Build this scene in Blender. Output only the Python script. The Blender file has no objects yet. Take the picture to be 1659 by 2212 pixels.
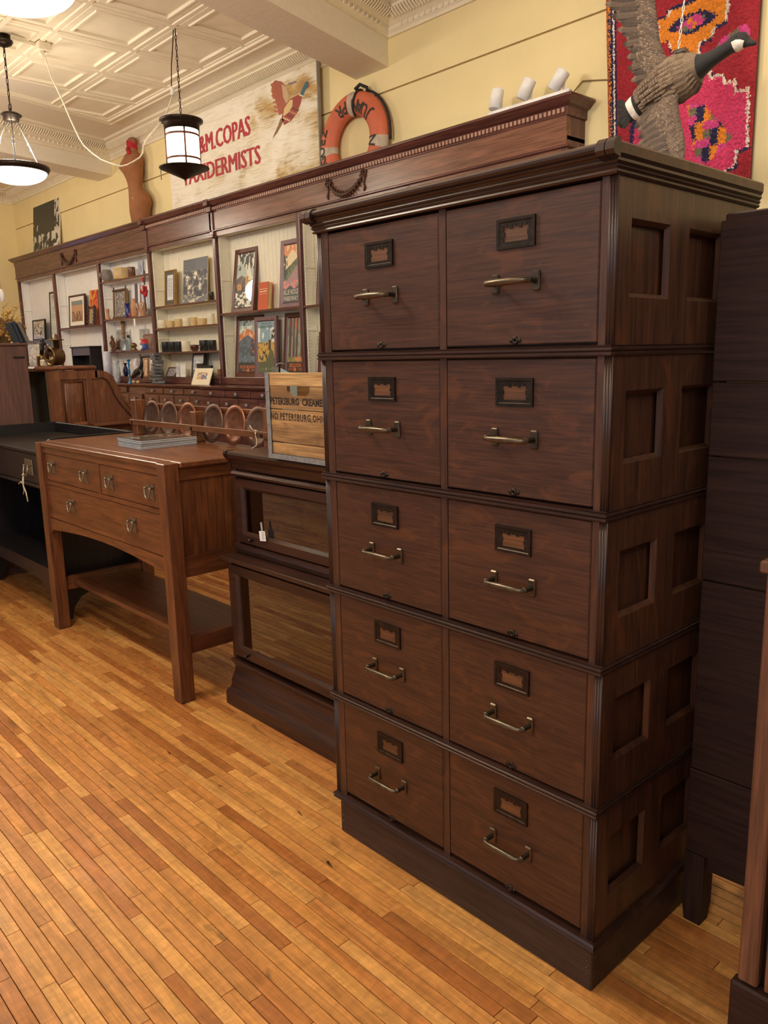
import bpy, bmesh, math, random
from math import sin, cos, pi, sqrt, atan2
from mathutils import Vector, Matrix, noise

# ---------------------------------------------------------------- camera
IMG_W, IMG_H = 1659, 2212
FPX = 1721.96
YAW, PITCH, ROLL = 0.8288, 0.1953, -0.0227
CAM = Vector((1.7924, -1.4035, 1.4689))
fwd = Vector((-sin(YAW) * cos(PITCH), cos(YAW) * cos(PITCH), -sin(PITCH)))
r0 = Vector((cos(YAW), sin(YAW), 0)); u0 = r0.cross(fwd)
rgt = r0 * cos(ROLL) + u0 * sin(ROLL); upv = u0 * cos(ROLL) - r0 * sin(ROLL)
scene = bpy.context.scene
cam_d = bpy.data.cameras.new('camera'); cam = bpy.data.objects.new('camera', cam_d)
scene.collection.objects.link(cam)
M3 = Matrix((rgt, upv, -fwd)).transposed()
cam.matrix_world = Matrix.Translation(CAM) @ M3.to_4x4()
cam_d.sensor_fit = 'HORIZONTAL'; cam_d.sensor_width = 36.0; cam_d.lens = 36.0 * FPX / IMG_W
cam_d.clip_start = 0.05; cam_d.clip_end = 60
scene.camera = cam

# ---------------------------------------------------------------- view, world, lights
vs = scene.view_settings
vs.view_transform = 'Standard'; vs.look = 'None'; vs.gamma = 1.0; vs.use_curve_mapping = False
vs.exposure = 0.0
world = bpy.data.worlds.new('shop_daylight'); scene.world = world; world.use_nodes = True
wb = world.node_tree.nodes['Background']
wb.inputs[0].default_value = (0.86, 0.90, 1.0, 1); wb.inputs[1].default_value = 0.22

def area(name, loc, sx, sy, power, color, target=None):
    l = bpy.data.lights.new(name, 'AREA'); l.shape = 'RECTANGLE'; l.size = sx; l.size_y = sy
    l.energy = power; l.color = color
    o = bpy.data.objects.new(name, l); scene.collection.objects.link(o); o.location = loc
    d = (Vector(target) - Vector(loc)) if target else Vector((0, 0, -1))
    o.rotation_euler = d.to_track_quat('-Z', 'Y').to_euler()
    return o
WARM = (1.0, 0.88, 0.72)
def bulb(loc, power, color=WARM, soft=.16):
    l = bpy.data.lights.new('unseen_bulb', 'POINT'); l.energy = power; l.color = color; l.shadow_soft_size = soft
    o = bpy.data.objects.new('unseen_bulb', l); scene.collection.objects.link(o); o.location = loc
bulb((-1.3, -0.9, 3.05), 108)
bulb((-5.4, -0.4, 3.05), 78)
bulb((-7.6, 0.3, 3.05), 46)
bulb((1.9, -2.6, 3.05), 66)
bulb((2.7, 0.5, 3.15), 46)  # added bulb, out of view, to brighten the filing cabinet's right side
area('ceiling_light', (0.2, 1.25, 3.45), 0.45, 0.45, 24, WARM)
area('shop_window_light', (0.5, -5.2, 2.3), 4.5, 2.2, 76, (0.78, 0.86, 1.0), (-1.5, 1.5, 1.3))

# ---------------------------------------------------------------- helpers
def on(axis, val, x, y):
    """point of the photographed place that lies on the plane axis = val, from its place in the photograph"""
    d = fwd + rgt * ((x - IMG_W / 2) / FPX) - upv * ((y - IMG_H / 2) / FPX)
    return CAM + d * ((val - CAM[axis]) / d[axis])

def lin(h):
    h = h.lstrip('#'); out = []
    for i in (0, 2, 4):
        c = int(h[i:i + 2], 16) / 255
        out.append(c / 12.92 if c <= 0.04045 else ((c + 0.055) / 1.055) ** 2.4)
    return out

def new_mat(name):
    m = bpy.data.materials.new(name); m.use_nodes = True
    return m, m.node_tree.nodes, m.node_tree.links, m.node_tree.nodes['Principled BSDF']

def plain(name, color, rough=0.5, metal=0.0, var=0.12, scale=18.0, bump=0.0, coat=0.0):
    m, n, l, b = new_mat(name)
    c = lin(color) if isinstance(color, str) else list(color)
    b.inputs['Roughness'].default_value = rough; b.inputs['Metallic'].default_value = metal
    b.inputs['Coat Weight'].default_value = coat
    tc = n.new('ShaderNodeTexCoord'); nz = n.new('ShaderNodeTexNoise'); nz.inputs['Scale'].default_value = scale
    nz.inputs['Detail'].default_value = 5
    l.new(tc.outputs['Object'], nz.inputs['Vector'])
    cr = n.new('ShaderNodeValToRGB')
    cr.color_ramp.elements[0].position = 0.3; cr.color_ramp.elements[1].position = 0.7
    cr.color_ramp.elements[0].color = [x * (1 - var) for x in c] + [1]
    cr.color_ramp.elements[1].color = [min(1, x * (1 + var)) for x in c] + [1]
    l.new(nz.outputs['Fac'], cr.inputs['Fac']); l.new(cr.outputs['Color'], b.inputs['Base Color'])
    if bump:
        bp = n.new('ShaderNodeBump'); bp.inputs['Strength'].default_value = bump; bp.inputs['Distance'].default_value = 0.004
        l.new(nz.outputs['Fac'], bp.inputs['Height']); l.new(bp.outputs['Normal'], b.inputs['Normal'])
    return m

def wood(name, dark, light, axis='X', rough=0.4, scale=1.0, fleck=None, fleck_amt=0.0, coat=0.0, stretch=14.0, spec=0.5):
    m, n, l, b = new_mat(name)
    b.inputs['Roughness'].default_value = rough; b.inputs['Coat Weight'].default_value = coat
    b.inputs['Coat Roughness'].default_value = 0.2; b.inputs['Specular IOR Level'].default_value = spec
    tc = n.new('ShaderNodeTexCoord'); oi = n.new('ShaderNodeObjectInfo')
    ad = n.new('ShaderNodeVectorMath'); ad.operation = 'ADD'
    mu = n.new('ShaderNodeVectorMath'); mu.operation = 'SCALE'; mu.inputs[0].default_value = (7.3, 3.1, 5.7)
    l.new(oi.outputs['Random'], mu.inputs['Scale'])
    l.new(tc.outputs['Object'], ad.inputs[0]); l.new(mu.outputs[0], ad.inputs[1])
    def mapped(k, st):
        mp = n.new('ShaderNodeMapping'); s = [k, k, k]; s['XYZ'.index(axis)] = k / st
        mp.inputs['Scale'].default_value = s; l.new(ad.outputs[0], mp.inputs['Vector']); return mp
    m1 = mapped(26 * scale, stretch); n1 = n.new('ShaderNodeTexNoise')
    n1.inputs['Scale'].default_value = 1.0; n1.inputs['Detail'].default_value = 6; n1.inputs['Distortion'].default_value = 0.7
    l.new(m1.outputs[0], n1.inputs['Vector'])
    m2 = mapped(150 * scale, stretch * 1.6); n2 = n.new('ShaderNodeTexNoise')
    n2.inputs['Scale'].default_value = 1.0; n2.inputs['Detail'].default_value = 3
    l.new(m2.outputs[0], n2.inputs['Vector'])
    cr = n.new('ShaderNodeValToRGB'); e = cr.color_ramp.elements
    e[0].position = 0.32; e[1].position = 0.68; e[0].color = lin(dark) + [1]; e[1].color = lin(light) + [1]
    l.new(n1.outputs['Fac'], cr.inputs['Fac'])
    mx = n.new('ShaderNodeMix'); mx.data_type = 'RGBA'; mx.blend_type = 'MULTIPLY'
    mr = n.new('ShaderNodeMapRange'); mr.inputs[1].default_value = 0.35; mr.inputs[2].default_value = 0.65
    mr.inputs[3].default_value = 0.62; mr.inputs[4].default_value = 1.1
    l.new(n2.outputs['Fac'], mr.inputs[0])
    mx.inputs[0].default_value = 1.0; l.new(cr.outputs['Color'], mx.inputs[6]); l.new(mr.outputs[0], mx.inputs[7])
    out = mx.outputs[2]
    if fleck:
        m3 = mapped(9 * scale, 2.2); n3 = n.new('ShaderNodeTexNoise'); n3.inputs['Scale'].default_value = 1.0
        n3.inputs['Detail'].default_value = 2; n3.inputs['Distortion'].default_value = 2.2
        l.new(m3.outputs[0], n3.inputs['Vector'])
        c3 = n.new('ShaderNodeValToRGB'); c3.color_ramp.elements[0].position = 0.56; c3.color_ramp.elements[1].position = 0.7
        c3.color_ramp.elements[0].color = (0, 0, 0, 1); c3.color_ramp.elements[1].color = (fleck_amt,) * 3 + (1,)
        l.new(n3.outputs['Fac'], c3.inputs['Fac'])
        mf = n.new('ShaderNodeMix'); mf.data_type = 'RGBA'; l.new(c3.outputs['Color'], mf.inputs[0])
        l.new(out, mf.inputs[6]); mf.inputs[7].default_value = lin(fleck) + [1]; out = mf.outputs[2]
    l.new(out, b.inputs['Base Color'])
    bp = n.new('ShaderNodeBump'); bp.inputs['Strength'].default_value = 0.12; bp.inputs['Distance'].default_value = 0.002
    l.new(n2.outputs['Fac'], bp.inputs['Height']); l.new(bp.outputs['Normal'], b.inputs['Normal'])
    return m

def emit(name, color, strength):
    m, n, l, b = new_mat(name)
    b.inputs['Base Color'].default_value = (0.8, 0.8, 0.8, 1)
    b.inputs['Emission Color'].default_value = list(color) + [1]; b.inputs['Emission Strength'].default_value = strength
    return m

def glassy(name, tint=(1, 1, 1), boost=1.0, rough=0.02):
    """thin pane: clear, with the mirror reflection of its two faces"""
    m, n, l, b = new_mat(name); n.remove(b)
    tr = n.new('ShaderNodeBsdfTransparent'); tr.inputs[0].default_value = list(tint) + [1]
    gl = n.new('ShaderNodeBsdfGlossy'); gl.inputs['Roughness'].default_value = rough
    fr = n.new('ShaderNodeFresnel'); fr.inputs[0].default_value = 1.5
    mm = n.new('ShaderNodeMath'); mm.operation = 'MULTIPLY'; mm.inputs[1].default_value = boost; mm.use_clamp = True
    ge = n.new('ShaderNodeNewGeometry'); iv = n.new('ShaderNodeMath'); iv.operation = 'SUBTRACT'; iv.inputs[0].default_value = 1.0
    l.new(ge.outputs['Backfacing'], iv.inputs[1]); m2 = n.new('ShaderNodeMath'); m2.operation = 'MULTIPLY'
    mx = n.new('ShaderNodeMixShader')
    l.new(fr.outputs[0], mm.inputs[0]); l.new(mm.outputs[0], m2.inputs[0]); l.new(iv.outputs[0], m2.inputs[1]); l.new(m2.outputs[0], mx.inputs[0]); l.new(tr.outputs[0], mx.inputs[1]); l.new(gl.outputs[0], mx.inputs[2])
    l.new(mx.outputs[0], n['Material Output'].inputs[0])
    return m

def colattr(name, rough=0.5, bump=0.0, bscale=200, coat=0.0, sheen=0.0):
    m, n, l, b = new_mat(name)
    b.inputs['Roughness'].default_value = rough; b.inputs['Coat Weight'].default_value = coat
    b.inputs['Sheen Weight'].default_value = sheen
    a = n.new('ShaderNodeVertexColor'); a.layer_name = 'col'
    tc = n.new('ShaderNodeTexCoord'); nz = n.new('ShaderNodeTexNoise'); nz.inputs['Scale'].default_value = bscale
    l.new(tc.outputs['Object'], nz.inputs['Vector'])
    mr = n.new('ShaderNodeMapRange'); mr.inputs[1].default_value = 0.3; mr.inputs[2].default_value = 0.7
    mr.inputs[3].default_value = 0.85; mr.inputs[4].default_value = 1.12
    l.new(nz.outputs['Fac'], mr.inputs[0])
    mx = n.new('ShaderNodeMix'); mx.data_type = 'RGBA'; mx.blend_type = 'MULTIPLY'; mx.inputs[0].default_value = 1
    l.new(a.outputs['Color'], mx.inputs[6]); l.new(mr.outputs[0], mx.inputs[7]); l.new(mx.outputs[2], b.inputs['Base Color'])
    if bump:
        bp = n.new('ShaderNodeBump'); bp.inputs['Strength'].default_value = bump; bp.inputs['Distance'].default_value = 0.004
        l.new(nz.outputs['Fac'], bp.inputs['Height']); l.new(bp.outputs['Normal'], b.inputs['Normal'])
    return m

class MB:
    def __init__(s): s.v = []; s.f = []; s.mi = []; s.cur = 0; s.col = None; s.cc = (1, 1, 1); s.smooth = []
    def add(s, vs, fs, smooth=False):
        k = len(s.v); s.v += [Vector(v) for v in vs]
        for f in fs:
            s.f.append(tuple(i + k for i in f)); s.mi.append(s.cur); s.smooth.append(smooth)
            if s.col is not None: s.col.append(s.cc)
        return s
    def box(s, x0, x1, y0, y1, z0, z1, b=0.0):
        """box, with its edges chamfered by b"""
        if x1 < x0: x0, x1 = x1, x0
        if y1 < y0: y0, y1 = y1, y0
        if z1 < z0: z0, z1 = z1, z0
        if b <= 0:
            vs = [(x, y, z) for x in (x0, x1) for y in (y0, y1) for z in (z0, z1)]
            return s.add(vs, [(0, 1, 3, 2), (4, 6, 7, 5), (0, 4, 5, 1), (2, 3, 7, 6), (0, 2, 6, 4), (1, 5, 7, 3)])
        b = min(b, (x1 - x0) * .49, (y1 - y0) * .49, (z1 - z0) * .49)
        X = (x0, x1); Y = (y0, y1); Z = (z0, z1); vs = []; idx = {}
        for i in (0, 1):
            for j in (0, 1):
                for k in (0, 1):
                    sx = b if i == 0 else -b; sy = b if j == 0 else -b; sz = b if k == 0 else -b
                    idx[i, j, k, 'x'] = len(vs); vs.append((X[i], Y[j] + sy, Z[k] + sz))
                    idx[i, j, k, 'y'] = len(vs); vs.append((X[i] + sx, Y[j], Z[k] + sz))
                    idx[i, j, k, 'z'] = len(vs); vs.append((X[i] + sx, Y[j] + sy, Z[k]))
        I = lambda i, j, k, a: idx[i, j, k, a]; fs = []
        for q in (0, 1):
            f = [I(q, 0, 0, 'x'), I(q, 0, 1, 'x'), I(q, 1, 1, 'x'), I(q, 1, 0, 'x')]; fs.append(f if q == 0 else f[::-1])
            f = [I(0, q, 0, 'y'), I(1, q, 0, 'y'), I(1, q, 1, 'y'), I(0, q, 1, 'y')]; fs.append(f if q == 0 else f[::-1])
            f = [I(0, 0, q, 'z'), I(0, 1, q, 'z'), I(1, 1, q, 'z'), I(1, 0, q, 'z')]; fs.append(f if q == 0 else f[::-1])
        for a in (0, 1):
            for c in (0, 1):
                f = [I(a, c, 0, 'x'), I(a, c, 1, 'x'), I(a, c, 1, 'y'), I(a, c, 0, 'y')]; fs.append(f if a != c else f[::-1])
                f = [I(a, 0, c, 'x'), I(a, 1, c, 'x'), I(a, 1, c, 'z'), I(a, 0, c, 'z')]; fs.append(f[::-1] if a != c else f)
                f = [I(0, a, c, 'y'), I(1, a, c, 'y'), I(1, a, c, 'z'), I(0, a, c, 'z')]; fs.append(f if a != c else f[::-1])
        for i in (0, 1):
            for j in (0, 1):
                for k in (0, 1):
                    f = [I(i, j, k, 'x'), I(i, j, k, 'y'), I(i, j, k, 'z')]; fs.append(f[::-1] if (i + j + k) % 2 else f)
        return s.add(vs, fs)
    def tube(s, pts, r, n=8, cap=True, closed=False):
        pts = [Vector(p) for p in pts]; N = len(pts); rr = r if isinstance(r, (list, tuple)) else [r] * N
        vs = []; ref = None
        for i, p in enumerate(pts):
            if closed: t = pts[(i + 1) % N] - pts[i - 1]
            else: t = pts[min(i + 1, N - 1)] - pts[max(i - 1, 0)]
            t.normalize()
            if ref is None:
                ref = Vector((0, 0, 1)) if abs(t.z) < .9 else Vector((1, 0, 0))
            a = ref - t * ref.dot(t)
            if a.length < 1e-5: a = t.orthogonal()
            a.normalize(); b = t.cross(a); ref = a
            for k in range(n):
                th = 2 * pi * k / n; vs.append(p + (a * cos(th) + b * sin(th)) * rr[i])
        fs = []
        for i in range(N if closed else N - 1):
            j = (i + 1) % N
            for k in range(n): fs.append((i * n + k, i * n + (k + 1) % n, j * n + (k + 1) % n, j * n + k))
        if cap and not closed: fs += [tuple(range(n))[::-1], tuple((N - 1) * n + k for k in range(n))]
        return s.add(vs, fs, True)
    def lathe(s, c, prof, n=20, axis='Z', smooth=True):
        c = Vector(c); vs = []; fs = []
        for r, h in prof:
            for k in range(n):
                th = 2 * pi * k / n; a, b = r * cos(th), r * sin(th)
                vs.append(c + Vector({'Z': (a, b, h), 'Y': (a, h, b), 'X': (h, a, b)}[axis]))
        P = len(prof)
        for i in range(P - 1):
            for k in range(n):
                f = (i * n + k, i * n + (k + 1) % n, (i + 1) * n + (k + 1) % n, (i + 1) * n + k)
                fs.append(f if axis != 'Y' else f[::-1])
        if prof[0][0] > 1e-4: fs.append(tuple(range(n))[::-1] if axis != 'Y' else tuple(range(n)))
        if prof[-1][0] > 1e-4:
            f = tuple((P - 1) * n + k for k in range(n)); fs.append(f if axis != 'Y' else f[::-1])
        return s.add(vs, fs, smooth)
    def prism(s, poly, axis, a, b):
        """polygon (in the two other axes, in xyz order) extruded along axis from a to b"""
        n = len(poly); put = {'X': lambda p, t: (t, p[0], p[1]), 'Y': lambda p, t: (p[0], t, p[1]), 'Z': lambda p, t: (p[0], p[1], t)}[axis]
        vs = [put(p, a) for p in poly] + [put(p, b) for p in poly]
        fs = [tuple(range(n))[::-1], tuple(range(n, 2 * n))] + [(i, (i + 1) % n, n + (i + 1) % n, n + i) for i in range(n)]
        return s.add(vs, fs)
    def sweep(s, path, prof, closed=False, cap=True):
        """profile (outward, z) carried along a flat path, mitred; outward = to the right of the path's direction"""
        P = [Vector((p[0], p[1], 0)) for p in path]; N = len(P); vs = []; m = len(prof)
        for i in range(N):
            d1 = (P[i] - P[i - 1]) if (closed or i > 0) else None
            d2 = (P[(i + 1) % N] - P[i]) if (closed or i < N - 1) else None
            d1 = d1 or d2; d2 = d2 or d1
            n1 = Vector((d1.y, -d1.x, 0)).normalized(); n2 = Vector((d2.y, -d2.x, 0)).normalized()
            q = n1 + n2; q = q / (q.length_squared / 2) if q.length > 1e-6 else n1
            for o, z in prof: vs.append(P[i] + q * o + Vector((0, 0, z)))
        fs = []
        for i in range(N if closed else N - 1):
            j = (i + 1) % N
            for k in range(m): fs.append((i * m + k, i * m + (k + 1) % m, j * m + (k + 1) % m, j * m + k))
        if cap and not closed: fs += [tuple(range(m)), tuple((N - 1) * m + k for k in range(m))[::-1]]
        return s.add(vs, fs)
    def loft(s, secs, cap=True):
        """list of rings with the same number of points"""
        n = len(secs[0]); vs = [p for r in secs for p in r]; fs = []
        for i in range(len(secs) - 1):
            for k in range(n): fs.append((i * n + k, i * n + (k + 1) % n, (i + 1) * n + (k + 1) % n, (i + 1) * n + k))
        if cap: fs += [tuple(range(n))[::-1], tuple((len(secs) - 1) * n + k for k in range(n))]
        return s.add(vs, fs, True)
    def ring(s, x0, x1, z0, z1, w, y0, y1, b=0.0):
        """four mitred bars of a frame in the xz plane, y0 front, y1 back, inner edge chamfered by b"""
        prof = [(0, y1), (0, y0), (w - b, y0), (w, y0 + b), (w, y1)]
        vs = []
        for cx, cz, sx, sz in ((x0, z0, 1, 1), (x1, z0, -1, 1), (x1, z1, -1, -1), (x0, z1, 1, -1)):
            for o, y in prof: vs.append((cx + sx * o, y, cz + sz * o))
        m = len(prof); fs = []
        for i in range(4):
            j = (i + 1) % 4
            for k in range(m): fs.append((i * m + k, i * m + (k + 1) % m, j * m + (k + 1) % m, j * m + k))
        return s.add(vs, fs)

COL = scene.collection
def wloc(o):
    v = Vector((0, 0, 0))
    while o is not None: v += o.location; o = o.parent
    return v

def obj(name, mb, mat, parent=None, kind=None, label=None, local=False, fixn=True):
    """link what mb holds as one mesh object; vertices are given in the place's coordinates unless local"""
    me = bpy.data.meshes.new(name)
    off = Vector((0, 0, 0)) if (local or parent is None) else wloc(parent)
    me.from_pydata([v - off for v in mb.v], [], mb.f)
    for m in (mat if isinstance(mat, (list, tuple)) else [mat]): me.materials.append(m)
    me.polygons.foreach_set('material_index', mb.mi)
    me.polygons.foreach_set('use_smooth', mb.smooth)
    if mb.col is not None:
        ca = me.color_attributes.new('col', 'FLOAT_COLOR', 'CORNER'); k = 0; buf = []
        for p, c in zip(me.polygons, mb.col):
            buf += (list(c) + [1.0]) * p.loop_total
        ca.data.foreach_set('color', buf)
    if fixn:
        bm = bmesh.new(); bm.from_mesh(me); bmesh.ops.recalc_face_normals(bm, faces=bm.faces[:]); bm.to_mesh(me); bm.free()
    me.update()
    o = bpy.data.objects.new(name, me); COL.objects.link(o)
    if parent is not None: o.parent = parent
    if kind: o['kind'] = kind
    if label: o['label'] = label
    return o

def tag(o, label, cat, group=None):
    o['label'] = label; o['category'] = cat
    if group: o['group'] = group
    return o

def thing(name, label, cat, loc=(0, 0, 0), group=None, rot=(0, 0, 0)):
    o = bpy.data.objects.new(name, None); COL.objects.link(o); o.empty_display_size = 0.05
    o.location = loc; o.rotation_euler = rot
    return tag(o, label, cat, group)

def struct(name, mb, mat, parent=None):
    return obj(name, mb, mat, parent, kind='structure')

def lettering(parent, body, size, mw, mat, name='lettering', sx=1.0, depth=0.0, align='CENTER', space=1.0, bold=0.0):
    """the words as flat mesh; mw: matrix (x right, y up) in the parent's coordinates"""
    cu = bpy.data.curves.new('letters', 'FONT'); cu.body = body; cu.size = size; cu.align_x = align; cu.align_y = 'CENTER'
    cu.extrude = depth; cu.space_character = space; cu.offset = bold; cu.resolution_u = 2
    t = bpy.data.objects.new('letters', cu); COL.objects.link(t)
    dg = bpy.context.evaluated_depsgraph_get()
    me = bpy.data.meshes.new_from_object(t.evaluated_get(dg))
    bpy.data.objects.remove(t); bpy.data.curves.remove(cu)
    me.transform(mw @ Matrix.Diagonal((sx, 1, 1, 1))); me.materials.clear(); me.materials.append(mat)
    o = bpy.data.objects.new(name, me); COL.objects.link(o); o.parent = parent
    return o

def facing(x, y, z, tilt=0.0):
    """text matrix: upright, read from -Y"""
    return Matrix.Translation((x, y, z)) @ Matrix.Rotation(pi / 2 + tilt, 4, 'X')

def dup(o, loc, label=None, group=None):
    c = o.copy(); COL.objects.link(c); c.location = loc
    if label: c['label'] = label
    if group: c['group'] = group
    for ch in list(o.children):
        d = ch.copy(); COL.objects.link(d); d.parent = c
        for g in list(ch.children):
            e = g.copy(); COL.objects.link(e); e.parent = d
    return c

# ---------------------------------------------------------------- materials
W_CAB = {a: wood('dark_oak_' + a, '#442a1d', '#573524', a, 0.40, 1.0, '#74421f', 0.35) for a in 'XYZ'}
W_CABD = wood('dark_oak_drawer', '#472919', '#54321f', 'X', 0.42, 1.5, '#74411e', 0.35)
W_RAIL = {a: wood('blackened_rail_oak_' + a, '#33201a', '#442a1f', a, 0.36, 1.0) for a in 'XYZ'}
W_BASE = wood('dark_oak_base', '#33211a', '#443026', 'X', 0.5)
W_MIS = {a: wood('mission_oak_' + a, '#613822', '#7d4b2c', a, 0.30, 1.0, '#8e562c', 0.3) for a in 'XYZ'}
W_BK = {a: wood('bookcase_oak_' + a, '#2f1c16', '#46291d', a, 0.32, 1.0) for a in 'XYZ'}
W_BLK = {a: wood('ebonised_oak_' + a, '#171414', '#241e1e', a, 0.40, 1.0) for a in 'XYZ'}
W_RED = {a: wood('cherry_' + a, '#54322d', '#744640', a, 0.24, 0.8) for a in 'XYZ'}
W_ROLL = {a: wood('rolltop_oak_' + a, '#6b4029', '#855236', a, 0.36, 1.0, '#a06c40', 0.4) for a in 'XYZ'}
W_CRATE = wood('crate_pine', '#7d5a35', '#b48a58', 'X', 0.7, 1.0, '#6a4a2a', 0.5)
W_DKC = {a: wood('dark_cabinet_' + a, '#341f17', '#3c261d', a, 0.6, 0.8, spec=0.25) for a in 'XYZ'}
W_OAKR = wood('red_oak_Z', '#633e2b', '#86583c', 'Z', 0.5, 1.0)
M_BRASS = plain('aged_brass', '#7a6444', 0.38, 0.9, 0.25, 40)
M_BAIL = plain('worn_pewter_brass', '#8f8370', 0.32, 0.85, 0.25, 40)
M_PULL = plain('tarnished_pull_metal', '#665a4a', 0.36, 0.9, 0.3, 40)
M_BRONZE = plain('dark_bronze', '#3b322b', 0.4, 0.85, 0.3, 60)
M_STEEL = plain('galvanised_steel', '#9a9c9c', 0.5, 0.6, 0.2, 60)
M_WHITE = plain('white_enamel', '#eae8e4', 0.4)
M_CREAM = plain('cream_paint', '#ece8da', 0.55, 0, 0.03)
M_BLACK = plain('matte_black', '#1c1b1b', 0.5)
M_GLASS = glassy('cabinet_glass', (0.88, 0.85, 0.8), 3.0)
M_PGLASS = glassy('picture_glass', (1, 1, 1), 0.9)
M_PRINT = colattr('printed_paper', 0.45)
M_PAPER = plain('white_paper', '#f0eee8', 0.6, 0, 0.03)
M_INK = plain('black_ink', '#221c18', 0.7)
M_TWINE = plain('cotton_twine', '#d8c9a6', 0.9)
M_COPPER = plain('hammered_copper', '#8a5a42', 0.42, 0.75, 0.35, 30, 0.25)
M_COPPER2 = plain('dull_copper', '#6e5243', 0.48, 0.7, 0.3, 30, 0.25)
M_CERW = plain('cream_stoneware', '#e6dbc2', 0.35, 0, 0.06)
M_CERY = plain('yellow_stoneware', '#d0b27c', 0.35, 0, 0.1)
M_CERB = plain('brown_stoneware', '#6a4330', 0.3, 0, 0.2)
M_CERG = plain('grey_pottery', '#7d736c', 0.5, 0, 0.25)
M_TERRA = plain('terracotta', '#c08a68', 0.6, 0, 0.2)
M_BLUEG = plain('cobalt_glass', '#1c2f7a', 0.1, 0, 0.1, coat=0.5)
M_BLUET = plain('blue_glass', '#1f6fa8', 0.12, 0, 0.1, coat=0.5)
M_GILT = plain('gilt_frame', '#b08a4a', 0.4, 0.5, 0.2)
M_DKFR = plain('dark_frame_wood', '#4a2a22', 0.4, 0, 0.2)
M_BKFR = plain('black_frame', '#20201f', 0.4)
M_RED = plain('red_cotton', '#b32030', 0.8, 0, 0.2, 50)
W_TALL = {a: wood('smooth_brown_' + a, '#5d3e35', '#6a483b', a, 0.5, 0.7) for a in 'XYZ'}
M_CORD = plain('cream_cord', '#e2d7bd', 0.5)
# ---------------------------------------------------------------- structure
WALL_Y, CEIL, WALL_L = 2.62, 3.70, -9.78
M_WALL = plain('yellow_wall_paint', '#eedba4', 0.7, 0, 0.04, 3.0)
M_TIN = plain('ivory_ceiling_paint', '#ece0c6', 0.5, 0, 0.04, 8.0, 0.15)
M_BEAM = plain('ivory_plaster', '#ebe2d0', 0.75, 0, 0.03, 30, 0.3)
M_DARKGAP = plain('floor_gap_dirt', '#1d120b', 0.9)
M_GAP = plain('wall_seam', '#a78a50', 0.8)

def floor_material():
    m, n, l, b = new_mat('maple_floor')
    oi = n.new('ShaderNodeObjectInfo'); ge = n.new('ShaderNodeNewGeometry'); tc = n.new('ShaderNodeTexCoord')
    ad = n.new('ShaderNodeMath'); ad.operation = 'ADD'; fr = n.new('ShaderNodeMath'); fr.operation = 'FRACT'
    l.new(oi.outputs['Random'], ad.inputs[0]); l.new(ge.outputs['Random Per Island'], ad.inputs[1]); l.new(ad.outputs[0], fr.inputs[0])
    cr = n.new('ShaderNodeValToRGB'); e = cr.color_ramp.elements; e[0].position = 0; e[1].position = 1
    e[0].color = lin('#a96a36') + [1]; e[1].color = lin('#dba05a') + [1]
    for p, c in ((0.07, '#ad6a34'), (0.18, '#be7c40'), (0.45, '#cd8e4b'), (0.62, '#c48344'), (0.8, '#d69850')):
        q = e.new(p); q.color = lin(c) + [1]
    l.new(fr.outputs[0], cr.inputs['Fac'])
    off = n.new('ShaderNodeVectorMath'); off.operation = 'SCALE'; off.inputs[0].default_value = (9, 5, 3); l.new(fr.outputs[0], off.inputs['Scale'])
    pa = n.new('ShaderNodeVectorMath'); pa.operation = 'ADD'; l.new(ge.outputs['Position'], pa.inputs[0]); l.new(off.outputs[0], pa.inputs[1])
    def nz(sx, sy, det, dist, lo, hi, a, c):
        mp = n.new('ShaderNodeMapping'); mp.inputs['Scale'].default_value = (sx, sy, 1); l.new(pa.outputs[0], mp.inputs['Vector'])
        t = n.new('ShaderNodeTexNoise'); t.inputs['Scale'].default_value = 1; t.inputs['Detail'].default_value = det; t.inputs['Distortion'].default_value = dist
        l.new(mp.outputs[0], t.inputs['Vector'])
        r = n.new('ShaderNodeMapRange'); r.inputs[1].default_value = lo; r.inputs[2].default_value = hi; r.inputs[3].default_value = a; r.inputs[4].default_value = c
        l.new(t.outputs['Fac'], r.inputs[0]); return r
    r1 = nz(2.2, 26, 5, 1.2, .3, .7, .74, 1.22); r2 = nz(14, 190, 3, .3, .35, .65, .84, 1.06); r3 = nz(5, 14, 4, 1.5, .2, .36, .45, 1.0)
    r4 = nz(26, 9, 4, 2.0, .3, .7, .88, 1.18); r5 = nz(7, 22, 3, 1.0, .225, .275, .12, 1.0)
    cur = cr.outputs['Color']
    for r in (r1, r2, r3, r4, r5):
        mx = n.new('ShaderNodeMix'); mx.data_type = 'RGBA'; mx.blend_type = 'MULTIPLY'; mx.inputs[0].default_value = 1
        l.new(cur, mx.inputs[6]); l.new(r.outputs[0], mx.inputs[7]); cur = mx.outputs[2]
    l.new(cur, b.inputs['Base Color'])
    b.inputs['Roughness'].default_value = 0.34
    rr = nz(6, 12, 4, .5, .3, .7, .20, .40); l.new(rr.outputs[0], b.inputs['Roughness'])
    bp = n.new('ShaderNodeBump'); bp.inputs['Strength'].default_value = 0.25; bp.inputs['Distance'].default_value = 0.002
    l.new(r1.outputs[0], bp.inputs['Height']); l.new(bp.outputs['Normal'], b.inputs['Normal'])
    return m
M_FLOOR = floor_material()

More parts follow.
